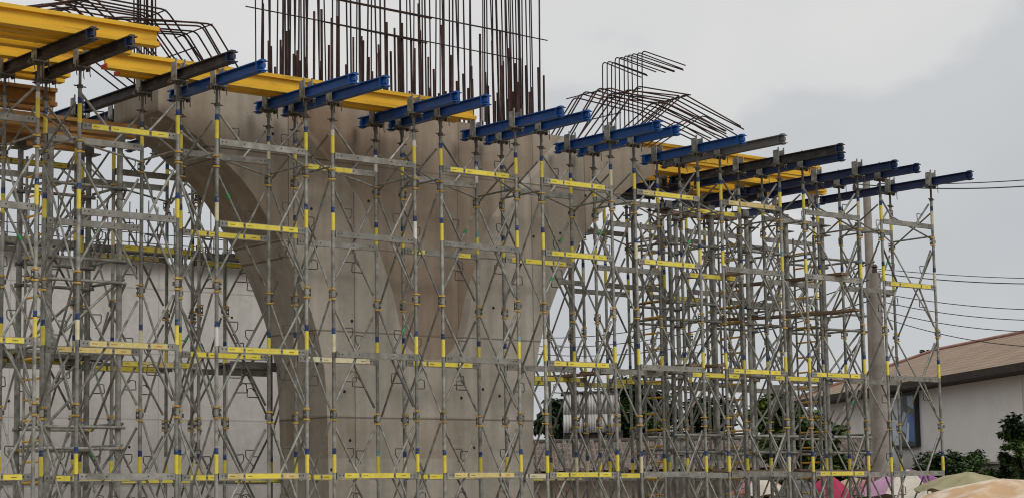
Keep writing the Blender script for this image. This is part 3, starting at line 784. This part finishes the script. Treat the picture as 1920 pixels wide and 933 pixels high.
plank((9.0, 4.1, 2.29), (9.35, 0.02, 2.29), 0.22, "plank", "long brown plank crossing at mid height just right of the pier stem")
plank((9.5, 3.0, 2.34), (9.9, -0.1, 2.295), 0.22, "plank", "brown plank lying at mid height on the seventh tower's ledgers")
plank((12.75, 2.4, 4.05), (13.1, -0.15, 4.05), 0.24, "plank", "weathered plank high in the ninth tower, upper of two")
plank((12.55, 2.4, 3.40), (13.35, -0.2, 3.40), 0.24, "plank", "weathered plank high in the ninth tower, lower of two")
plank((10.9, 1.9, 4.05), (11.3, 0.3, 4.05), 0.22, "plank_pale", "pale plank high up just right of the pier's right end")
plank((10.0, 0.45, 0.53), (11.95, 0.55, 0.53), 0.24, "plank", "brown plank low on the eighth tower's bottom ledger")
plank((12.28, 0.5, 0.53), (14.2, 0.45, 0.53), 0.26, "plank", "reddish brown plank low on the ninth tower's bottom ledger")
plank((6.6, 3.2, 0.53), (9.6, 3.25, 0.53), 0.24, "plank", "thin brown plank low behind the stem's right edge")
plank((10.3, 1.8, 5.22), (12.3, 1.85, 5.22), 0.24, "plank", "rusty brown plank just under the right yellow girders")
for i, (u0, u1, v, z) in enumerate(((-3.4, -0.2, 2.75, 2.30), (1.95, 3.5, 2.98, 2.27), (-0.1, 1.6, 4.15, 2.27))):
    b = MB(); L = u1 - u0
    b.box(0, L, -0.16, 0.16, 0, 0.03)
    b.box(0, L, -0.175, -0.161, -0.06, 0.05); b.box(0, L, 0.161, 0.175, -0.06, 0.05)
    for k in range(int(L / 0.3)): b.box(0.1 + 0.3 * k, 0.13 + 0.3 * k, -0.16, 0.16, -0.03, -0.001)
    tag(site_mesh("steel_walkway", b, ["steel_dark"], u0, v, z), ("grey steel walkway deck at the far left behind the ladder", "grey steel walkway deck beside the left edge of the pier stem", "grey steel walkway deck in front of the pale wall")[i], "walkway", "steel walkway decks")

# ------------------------------------------------------------------ background on the right: white building
def uvbox(me): pass
def building():
    e = empty("white_building", (13.4, 66, 0)); tag(e, "long white single-storey building with brown tiled roof at the far right", "building")
    inv = Matrix.Translation((-13.4, -66, 0))
    A = Vector((15.7, 52.0, 0)); B = Vector((11.43, 74.0, 0))       # wall line, near to far
    d = (B - A).normalized(); nrm = Vector((d.y, -d.x, 0))            # towards the building inside (right)
    if nrm.x < 0: nrm = -nrm
    H = 5.45; D = 9.0
    def P(p): return tuple(p - Vector((13.4, 66, 0)))
    w = MB()
    c = [A, B, B + nrm * D, A + nrm * D]
    up = Vector((0, 0, H))
    w.add([P(p) for p in c] + [P(p + up) for p in c], [(0, 1, 5, 4), (1, 2, 6, 5), (2, 3, 7, 6), (3, 0, 4, 7)])
    obj("wall", w.mesh("wall", ["wall_white"]), e)
    # pilaster lines on the street wall
    for k, s in enumerate((5.4, 11.4, 17.4)):
        q = A + d * s; b = MB()
        o = [q - nrm * 0.05, q + d * 0.18 - nrm * 0.05, q + d * 0.18 + nrm * 0.02, q + nrm * 0.02]
        b.add([P(p) for p in o] + [P(p + Vector((0, 0, H - 0.02))) for p in o], [(0, 1, 5, 4), (1, 2, 6, 5), (2, 3, 7, 6), (3, 0, 4, 7)])
        obj("pilaster", b.mesh("pilaster", ["wall_white"]), e)
    ov = 0.9
    e0, e1 = A - d * ov - nrm * ov, B + d * ov - nrm * ov
    e2, e3 = B + d * ov + nrm * (D + ov), A - d * ov + nrm * (D + ov)
    zl = Vector((0, 0, H - 0.12)); rz = Vector((0, 0, H + 1.68))
    r0 = A - d * ov + nrm * D / 2 + rz; r1 = B - d * 0.3 + nrm * D / 2 + rz
    rb = MB()
    pts = [e0 + zl, e1 + zl, e2 + zl, e3 + zl, r0, r1]
    rb.add([P(p) for p in pts], [(0, 4, 5, 1), (1, 5, 2), (2, 5, 4, 3), (3, 4, 0)])
    me = rb.mesh("roof", ["roof_brown"])
    uv = me.uv_layers.new(name="UVMap")
    for poly in me.polygons:
        for li in poly.loop_indices:
            co = Vector(me.vertices[me.loops[li].vertex_index].co)
            uv.data[li].uv = (co.dot(d), co.z * 2.2)
    roof = obj("roof", me, e)
    s = MB(); pts = [e0 + zl, e1 + zl, e2 + zl, e3 + zl]; dz = Vector((0, 0, -0.22))
    s.add([P(p + Vector((0, 0, -0.01))) for p in pts] + [P(p + dz) for p in pts], [(3, 2, 1, 0), (4, 5, 6, 7), (0, 1, 5, 4), (1, 2, 6, 5), (2, 3, 7, 6), (3, 0, 4, 7)])
    obj("eave", s.mesh("eave", ["soffit"]), roof)
    rg = MB(); rg.path([P(r0 + Vector((0, 0, .03))), P(r1 + Vector((0, 0, .03))), P(e1 + zl + Vector((0, 0, .05)))], 0.07, 6)
    obj("ridge_tiles", rg.mesh("ridge_tiles", ["ridge_red"]), roof)
    # framed poster on the wall
    q = A + d * 13.2 - nrm * 0.14
    def quad(mb, x0, x1, z0, z1, off, mi):
        o = [q + d * x1 - nrm * off + Vector((0, 0, z0)), q + d * x0 - nrm * off + Vector((0, 0, z0)), q + d * x0 - nrm * off + Vector((0, 0, z1)), q + d * x1 - nrm * off + Vector((0, 0, z1))]
        mb.add([tuple(p) for p in o], [(0, 1, 2, 3)], mi)
    def slab(mb, x0, x1, z0, z1, n0, n1, mi):
        c = [q + d * x - nrm * n_ + Vector((0, 0, z)) for z in (z0, z1) for x, n_ in ((x0, n0), (x1, n0), (x1, n1), (x0, n1))]
        mb.add([tuple(p) for p in c], [(3, 2, 1, 0), (4, 5, 6, 7), (0, 1, 5, 4), (1, 2, 6, 5), (2, 3, 7, 6), (3, 0, 4, 7)], mi)
    # width runs along the wall (foreshortened)
    z0, z1, Wd = 3.36, 5.02, 2.05
    pe = empty("wall_poster", tuple(q)); tag(pe, "dark framed poster with pale and blue shapes on the white wall", "poster")
    mi_ = Matrix.Translation(-q)
    fr = MB(); slab(fr, 0, Wd, z0, z1, -0.10, 0.0, 0)
    for (a, b_, c_, e_) in ((0, Wd, z0 - .05, z0), (0, Wd, z1, z1 + .05), (-.1, 0, z0 - .05, z1 + .05), (Wd, Wd + .1, z0 - .05, z1 + .05)): slab(fr, a, b_, c_, e_, -0.10, 0.04, 1)
    me = fr.mesh("frame", ["poster_dark", "poster_frame"]); me.transform(mi_); obj("frame", me, pe)
    pic = MB()
    def poly(pts, off, mi):
        vs = [tuple(q + d * ((1 - x) * Wd) - nrm * off + Vector((0, 0, z0 + y * (z1 - z0)))) for x, y in pts]
        pic.add(vs, [tuple(range(len(vs)))], mi)
    poly([(0.03, 0.02), (0.42, 0.02), (0.40, 0.5), (0.45, 0.98), (0.03, 0.98)], 0.004, 0)
    poly([(0.45, 0.30), (0.62, 0.22), (0.72, 0.60), (0.56, 0.68), (0.46, 0.55)], 0.008, 3)
    poly([(0.66, 0.10), (0.96, 0.05), (0.97, 0.50), (0.90, 0.62), (0.70, 0.58), (0.64, 0.40)], 0.012, 1)
    poly([(0.60, 0.06), (0.72, 0.06), (0.78, 0.42), (0.70, 0.46)], 0.016, 0)
    poly([(0.74, 0.78), (0.97, 0.70), (0.97, 0.97), (0.70, 0.97)], 0.008, 3)
    me = pic.mesh("picture", ["poster_pale", "poster_blue", "poster_dark", "poster_sky"]); me.transform(mi_); obj("picture", me, pe)
building()

# low garden wall at far right
b = MB(); b.box(-2.2, 3.0, 0, 0.25, 0, 2.40)
for k in range(3): b.box(-1.6 + k * 1.6, -1.35 + k * 1.6, -0.06, 0.0, 0, 2.36)
b.box(-2.25, 3.05, -0.05, 0.30, 2.401, 2.46)
o = obj("garden_wall", b.mesh("garden_wall", ["wall_grey_block"])); o.location = (12.6, 47.5, 0); o.rotation_euler = (0, 0, rad(-12))
tag(o, "low weathered grey-brown block wall below the tree at the right edge", "wall")

# ------------------------------------------------------------------ low house, corrugated tank
def low_house():
    e = empty("low_house", (2.6, 62, 0)); tag(e, "low tan house with dark tiled roof behind the right scaffolding", "house")
    b = MB(); b.box(-4.2, 8.5, 0, 7, 0, 2.75); obj("wall", b.mesh("wall", ["wall_tan"]), e)
    rb = MB(); rb.add([(-4.8, -0.6, 2.65), (9.1, -0.6, 2.65), (9.1, 3.5, 3.65), (-4.8, 3.5, 3.65), (9.1, 7.6, 2.65), (-4.8, 7.6, 2.65)],
                      [(0, 1, 2, 3), (3, 2, 4, 5)])
    rb.add([(-4.8, -0.6, 2.60), (9.1, -0.6, 2.60), (9.1, 7.6, 2.60), (-4.8, 7.6, 2.60)], [(3, 2, 1, 0)])
    # rolls of the tiles
    for k in range(31):
        x = -4.6 + 0.45 * k
        rb.path([(x, -0.62, 2.655), (x, 3.5, 3.66)], 0.09, 5)
    me = rb.mesh("roof", ["roof_dark"]); uv = me.uv_layers.new(name="UVMap")
    for li, lp in enumerate(me.loops):
        co = me.vertices[lp.vertex_index].co; uv.data[li].uv = (co.x, co.y)
    obj("roof", me, e)
    rg = MB(); rg.tube((-4.85, 3.5, 3.66), (9.15, 3.5, 3.66), 0.10, 8); obj("ridge_tiles", rg.mesh("ridge_tiles", ["roof_dark"]), e)
low_house()
def tank():
    e = empty("clad_tank", (2.75, 72, 0)); tag(e, "raised tank clad in white corrugated sheets on a dark base behind the scaffolding", "tank")
    b = MB(); b.box(-1.0, 1.1, -0.9, 0.9, 0, 4.2)
    for x in (-0.9, 0.0, 1.0): b.box(x - 0.08, x + 0.08, -1.0, -0.9, 0, 4.18)
    obj("base", b.mesh("base", ["dark_store"]), e)
    def sheet(x0, x1, z0, z1, y, lean):
        s = MB(); n = 48; vs = []
        for (z, yy) in ((z0, -lean), (z1, 0)):
            for k in range(n + 1):
                x = x0 + (x1 - x0) * k / n
                vs.append((x, y + yy - 0.03 * math.sin(k * math.pi / 4), z))
        s.add(vs, [(k, k + 1, n + 2 + k, n + 1 + k) for k in range(n)], 0, True)
        me = s.mesh("corrugated_sheet", ["sheet_white"])
        return me
    for i, (x0, x1) in enumerate(((-1.02, -0.36), (-0.30, 0.28), (0.34, 1.0))):
        for z0, z1, y in ((4.15, 4.86, -1.06), (4.80, 5.55, -1.02)):
            o = obj("corrugated_sheet", sheet(x0, x1, z0, z1, y, 0.05), e)
            md = o.modifiers.new("thick", 'SOLIDIFY'); md.thickness = 0.012
    core = MB(); core.box(-0.98, 0.98, -0.98, 0.9, 4.21, 5.5); obj("tank_body", core.mesh("tank_body", ["sheet_white"]), e)
    rf = MB(); rf.box(-1.06, 1.06, -1.08, 0.98, 5.56, 5.62); obj("tank_lid", rf.mesh("tank_lid", ["dark_store"]), e)
tank()

# ------------------------------------------------------------------ utility poles and lines
def pole(name, x, y, h, r0, r1, label, arms):
    e = empty(name, (x, y, 0)); tag(e, label, "utility pole")
    b = MB(); n = 12
    for k in range(10):
        b.tube((0, 0, h * k / 10), (0, 0, h * (k + 1) / 10), r0 + (r1 - r0) * k / 10, 12, r0 + (r1 - r0) * (k + 1) / 10, cap=(k in (0, 9)))
    obj("shaft", b.mesh("shaft", ["concrete_pole"]), e)
    for z in arms:
        a = MB(); a.tube((-0.32, 0, z), (0.32, 0, z), 0.03, 6); obj("bracket", a.mesh("bracket", ["steel_dark"]), e)
        for s in (-0.28, 0.28):
            i_ = MB(); i_.tube((s, 0, z + 0.03), (s, 0, z + 0.09), 0.05, 8, 0.035); i_.tube((s, 0, z + 0.09), (s, 0, z + 0.13), 0.045, 8, 0.02)
            obj("insulator", i_.mesh("insulator", ["insulator"]), e)
    return e
def at(px, py, D):
    """a point D metres ahead of the camera on the site's sight line (used only to choose positions)"""
    M3 = cam.matrix_world.to_3x3()
    d = M3 @ Vector(((px - 960) / F_PX, -(py - 466.5) / F_PX, -1))
    return Vector((0, 0, EYE)) + d * (D / d.xy.length)
p1 = at(1624, 335, 46); p2 = at(1640, 512, 44)
pole("utility_pole", p1.x, p1.y, p1.z, 0.16, 0.085, "tall slim concrete utility pole rising behind the rightmost scaffold towers", (p1.z - 0.25,))
pole("utility_pole", p2.x, p2.y, p2.z, 0.235, 0.125, "shorter thick tapered concrete utility pole beside the slim tall one", (p2.z - 0.5,))
cp = MB(); cp.tube((0, 0, 0), (0, 0, 0.14), 0.07, 8, 0.05); cp.tube((0, 0, 0.14), (0, 0, 0.2), 0.09, 8, 0.04)
c_ = obj("pole_cap", cp.mesh("pole_cap", ["insulator"])); c_.location = (p2.x, p2.y, p2.z)
c_.parent = [o for o in bpy.data.objects if o.name == "utility_pole.001"][0]; c_.location = (0, 0, p2.z)
def wire(a, b_, sag, r, label, m="cable", n=24):
    pts = []
    for i in range(n + 1):
        s = i / n; p = a.lerp(b_, s); p.z -= sag * 4 * s * (1 - s); pts.append(p - a)
    mb = MB(); mb.path(pts, r, 5)
    o = obj("power_line", mb.mesh("power_line", [m])); o.location = a
    tag(o, label, "power line", "overhead power lines")
wire(p1 + Vector((0.28, 0, -0.12)), at(2150, 314, 42), 0.12, 0.011, "upper of the two thin lines running right from the tall slim pole")
wire(p1 + Vector((-0.28, 0, -0.12)), at(2150, 324, 40), 0.20, 0.014, "greenish lower of the two lines running right from the tall slim pole", "cable_green")
for i, (ya, yb, nm, r) in enumerate(((503, 520, "topmost", 0.008), (511, 524, "second", 0.011), (547, 574, "third", 0.009), (562, 590, "fourth", 0.009), (578, 608, "fifth", 0.009), (590, 640, "lowest", 0.009))):
    a = at(1642, ya, 44); wire(a, at(2150, yb, 41), 0.10 + 0.05 * i, r, "%s of the lines running right from the thick pole" % nm)
for i, (xa, ya, xb, yb, nm) in enumerate(((1000, 632, 1640, 470, "upper"), (1000, 648, 1640, 500, "middle"), (1000, 662, 1640, 540, "lower"))):
    wire(at(xb, yb + 20, 44.2), at(xa, ya, 70), 0.5, 0.014, "%s of the lines seen behind the right scaffolding towards the pier" % nm)

# ------------------------------------------------------------------ trees and plants
def leaves(mb, c, rx, ry, rz_, n, size, q, mi=0, droop=0.0, shell=0.55):
    for _ in range(n):
        while True:
            p = Vector((q.uniform(-1, 1), q.uniform(-1, 1), q.uniform(-1, 1)))
            if p.length <= 1 and p.length > shell * q.random(): break
        p = Vector((c[0] + p.x * rx, c[1] + p.y * ry, c[2] + p.z * rz_))
        a = q.uniform(0, 6.28); el = q.uniform(-0.7, 0.6) - droop
        d = Vector((math.cos(a) * math.cos(el), math.sin(a) * math.cos(el), math.sin(el)))
        s = d.cross(Vector((0, 0, 1))).normalized(); up = s.cross(d)
        s = (s * math.cos(q.uniform(-.8, .8)) + up * math.sin(q.uniform(-.8, .8))).normalized()
        L = size * q.uniform(0.6, 1.3); w = L * q.uniform(0.22, 0.34)
        m_ = p + d * L * 0.5 + up * L * 0.06
        mb.add([p, m_ - s * w, p + d * L, m_ + s * w], [(0, 1, 2, 3)], mi)
def tree(name, label, x, y, h, clumps, n, size, mats, seed, trunk_r=0.14, droop=0.0, cat="tree"):
    q = random.Random(seed)
    e = empty(name, (x, y, 0)); tag(e, label, cat)
    tb = MB(); th = h * 0.62
    pts = [Vector((0, 0, 0))]; 
    for k in range(1, 6): pts.append(Vector((q.uniform(-.12, .12) * k * 0.3, q.uniform(-.12, .12) * k * 0.3, th * k / 5)))
    for k in range(5): tb.tube(pts[k], pts[k + 1], trunk_r * (1 - 0.13 * k), 9, trunk_r * (1 - 0.13 * (k + 1)), cap=(k == 0))
    for (cx, cy, cz, rx, ry, rz_) in clumps:
        st = pts[2 + q.randrange(3)]
        md = st.lerp(Vector((cx, cy, cz)), 0.5) + Vector((0, 0, -0.1 * h * 0.2))
        tb.tube(st, md, trunk_r * 0.45, 6, trunk_r * 0.28, cap=False); tb.tube(md, (cx, cy, cz), trunk_r * 0.28, 6, trunk_r * 0.08, cap=False)
    obj("trunk", tb.mesh("trunk", ["bark"]), e)
    cb = MB()
    tot = sum(c[3] * c[4] * c[5] for c in clumps)
    for (cx, cy, cz, rx, ry, rz_) in clumps:
        k = int(n * rx * ry * rz_ / tot) + 40
        sub = max(4, int(k / 90))
        for _ in range(sub):
            while True:
                o = Vector((q.uniform(-1, 1), q.uniform(-1, 1), q.uniform(-1, 1)))
                if 0.25 < o.length < 1: break
            f = q.uniform(0.22, 0.42)
            leaves(cb, (cx + o.x * rx * .85, cy + o.y * ry * .85, cz + o.z * rz_ * .85), rx * f, ry * f, rz_ * f, k // sub, size, q, q.choice((0, 0, 1)) if len(mats) > 1 else 0, droop)
    obj("crown", cb.mesh("crown", mats), e)
    return e
def clumps(q, n, rx, ry, z0, z1, r):
    return [(q.uniform(-rx, rx), q.uniform(-ry, ry), q.uniform(z0, z1), r * q.uniform(.7, 1.2), r * q.uniform(.7, 1.2), r * q.uniform(.6, 1.0)) for _ in range(n)]
q = random.Random(11)
def tree_at(px, D, *a, **k):
    p = at(px, 800, D); return p.x, p.y
x, y = tree_at(1235, 84); tree("broad_tree", "broad dark green tree behind the corrugated tank and scaffolding", x, y, 6.4, clumps(q, 16, 2.2, 1.2, 2.6, 5.7, 1.25), 42000, 0.32, ["leaf_dark", "leaf_mid"], 21, 0.2)
x, y = tree_at(1345, 88); tree("broad_tree", "smaller dark round tree right of the broad one behind the scaffolding", x, y, 5.0, clumps(q, 9, 1.1, 0.9, 2.2, 4.5, 0.9), 20000, 0.28, ["leaf_dark"], 22, 0.16)
x, y = tree_at(1022, 80); tree("drooping_tree", "thin drooping dark tree touching the right edge of the pier stem", x, y, 6.1, clumps(q, 8, 0.9, 0.7, 3.6, 5.9, 0.6), 4200, 0.34, ["leaf_dark"], 23, 0.10, 0.9)
x, y = tree_at(1110, 92); tree("broad_tree", "dark treetop peeking over the white corrugated tank", x, y, 6.6, clumps(q, 5, 1.1, 0.9, 4.9, 6.3, 0.8), 3500, 0.28, ["leaf_dark"], 24, 0.15)
x, y = tree_at(1505, 56); tree("leafy_shrub_tree", "bright green bushy tree behind the ninth scaffold tower", x, y, 4.6, clumps(q, 18, 1.25, 0.9, 1.5, 4.1, 0.66), 15000, 0.26, ["leaf_mid", "leaf_light"], 25, 0.10, 0.2)
x, y = tree_at(1445, 60); tree("leafy_shrub_tree", "yellowish green shrub left of the bushy tree, low behind the scaffolding", x, y, 3.0, clumps(q, 6, 0.7, 0.7, 1.2, 2.6, 0.55), 2600, 0.34, ["leaf_mid", "leaf_light"], 26, 0.08, 0.3)
x, y = tree_at(1950, 42); tree("broad_tree", "green tree cut by the right edge before the white building", x, y, 3.6, clumps(q, 24, 0.62, 0.5, 1.75, 3.3, 0.36), 15000, 0.12, ["leaf_mid", "leaf_dark"], 27, 0.09, 0.25)
x, y = tree_at(1715, 90); tree("broad_tree", "distant treetop showing over the tiled roof's far end", x, y, 8.0, clumps(q, 5, 1.2, 0.9, 6.4, 7.7, 0.55), 1800, 0.25, ["leaf_dark"], 28, 0.15)
for i, (px, D, w, h, lab) in enumerate(((1722, 50, 0.80, 2.72, "clipped green hedge shrub left of the others before the white wall"), (1775, 49.5, 0.7, 2.66, "middle green hedge shrub before the white wall"),
                                   (1832, 48.5, 0.85, 2.62, "green hedge shrub nearest the weathered block wall"))):
    x, y = tree_at(px, D)
    tree("hedge_shrub", lab, x, y, h, clumps(random.Random(50 + i), 16, w, 0.35, 1.4, h - 0.22, 0.38), 13000, 0.10, ["leaf_mid", "leaf_dark"], 30 + i, 0.05, cat="shrub")

# ------------------------------------------------------------------ market umbrellas
def parasol(px, py, D, rad_, drop, mats, label, tilt=(0, 0), seed=0, n=8):
    top = at(px, py, D); q = random.Random(seed)
    e = empty("market_umbrella", (top.x, top.y, 0)); tag(e, label, "umbrella", "market umbrellas below the scaffolding")
    e.rotation_euler = (0, 0, q.uniform(0, 0.7))
    p = MB(); p.tube((0, 0, 0.02), (0, 0, top.z - 0.02), 0.018, 8); obj("pole", p.mesh("pole", ["steel"]), e)
    c = MB(); rings = 12; per = 8; N = n * per
    R_ = Matrix.Rotation(tilt[0], 3, 'X') @ Matrix.Rotation(tilt[1], 3, 'Y')
    vs = [Vector((0, 0, 0))]
    for r in range(1, rings + 1):
        s = r / rings
        for k in range(N):
            a = 2 * math.pi * k / N; ph = (k % per) / per
            sag = math.sin(math.pi * ph)
            rr_ = rad_ * s * (1 - 0.045 * sag * s)
            z = -drop * (0.62 * s ** 1.25 + 0.38 * s ** 3) - 0.085 * sag * s * rad_ * 0.6 + 0.022 * mnoise.noise(Vector((math.cos(a) * 4 * s, math.sin(a) * 4 * s, seed))) + 0.008 * mnoise.noise(Vector((math.cos(a) * 13 * s, math.sin(a) * 13 * s, seed)))
            vs.append(Vector((rr_ * math.cos(a), rr_ * math.sin(a), z)))
    vs = [tuple(R_ @ v + Vector((0, 0, top.z))) for v in vs]
    for k in range(N):
        c.add([], [])
    o0 = len(c.v); c.v += vs
    for k in range(N):
        mi = (k // per) % len(mats)
        c.f.append((0, 1 + k, 1 + (k + 1) % N)); c.m.append(mi); c.sm.append(True)
        for r in range(rings - 1):
            a0 = 1 + r * N; a1 = a0 + N
            c.f.append((a0 + k, a1 + k, a1 + (k + 1) % N, a0 + (k + 1) % N)); c.m.append(mi); c.sm.append(True)
    obj("canopy", c.mesh("canopy", mats), e)
    for k in range(n):
        a = 2 * math.pi * k / n
        rb = MB(); end = R_ @ Vector((rad_ * 0.97 * math.cos(a), rad_ * 0.97 * math.sin(a), -drop - 0.02)); md = R_ @ Vector((rad_ * 0.5 * math.cos(a), rad_ * 0.5 * math.sin(a), -drop * 0.42 - 0.03))
        rb.path([(0, 0, top.z - 0.03), tuple(md + Vector((0, 0, top.z))), tuple(end + Vector((0, 0, top.z)))], 0.006, 4)
        obj("rib", rb.mesh("rib", ["steel_dark"]), e)
    return e
parasol(1880, 896, 22, 1.55, 0.42, ["cloth_cream"], "large cream and orange umbrella canopy nearest, in the bottom right corner", (0.06, -0.05), 1)
parasol(1815, 884, 31, 0.82, 0.26, ["cloth_olive"], "plain olive green umbrella behind the large cream one", (0.0, 0.03), 2)
parasol(1702, 879, 43.5, 1.15, 0.50, ["cloth_lilac", "cloth_white", "cloth_purple", "cloth_white"], "umbrella with lilac, purple and white panels behind the rightmost tower", (0, 0), 3)
parasol(1752, 905, 41.5, 1.0, 0.35, ["cloth_white"], "plain off-white umbrella low before the lilac one", (0, 0), 9)
parasol(1652, 890, 45, 0.8, 0.42, ["cloth_pink", "cloth_pink"], "pink umbrella left of the lilac panelled one", (0, 0.05), 4)
parasol(1553, 890, 46, 0.62, 0.6, ["cloth_red"], "deep red-pink umbrella seen under the ninth tower's planks", (0, 0), 5)
parasol(1600, 894, 47, 0.75, 0.4, ["cloth_tan"], "tan umbrella between the red and the pink ones", (0, 0), 6)
parasol(1503, 898, 46, 0.7, 0.4, ["cloth_grey"], "dark grey umbrella left of the deep red one", (0, 0), 7)
parasol(1425, 893, 46.5, 0.75, 0.4, ["cloth_white", "cloth_pink", "cloth_white"], "white umbrella with a pink panel, leftmost under the scaffolding", (0, 0), 8)
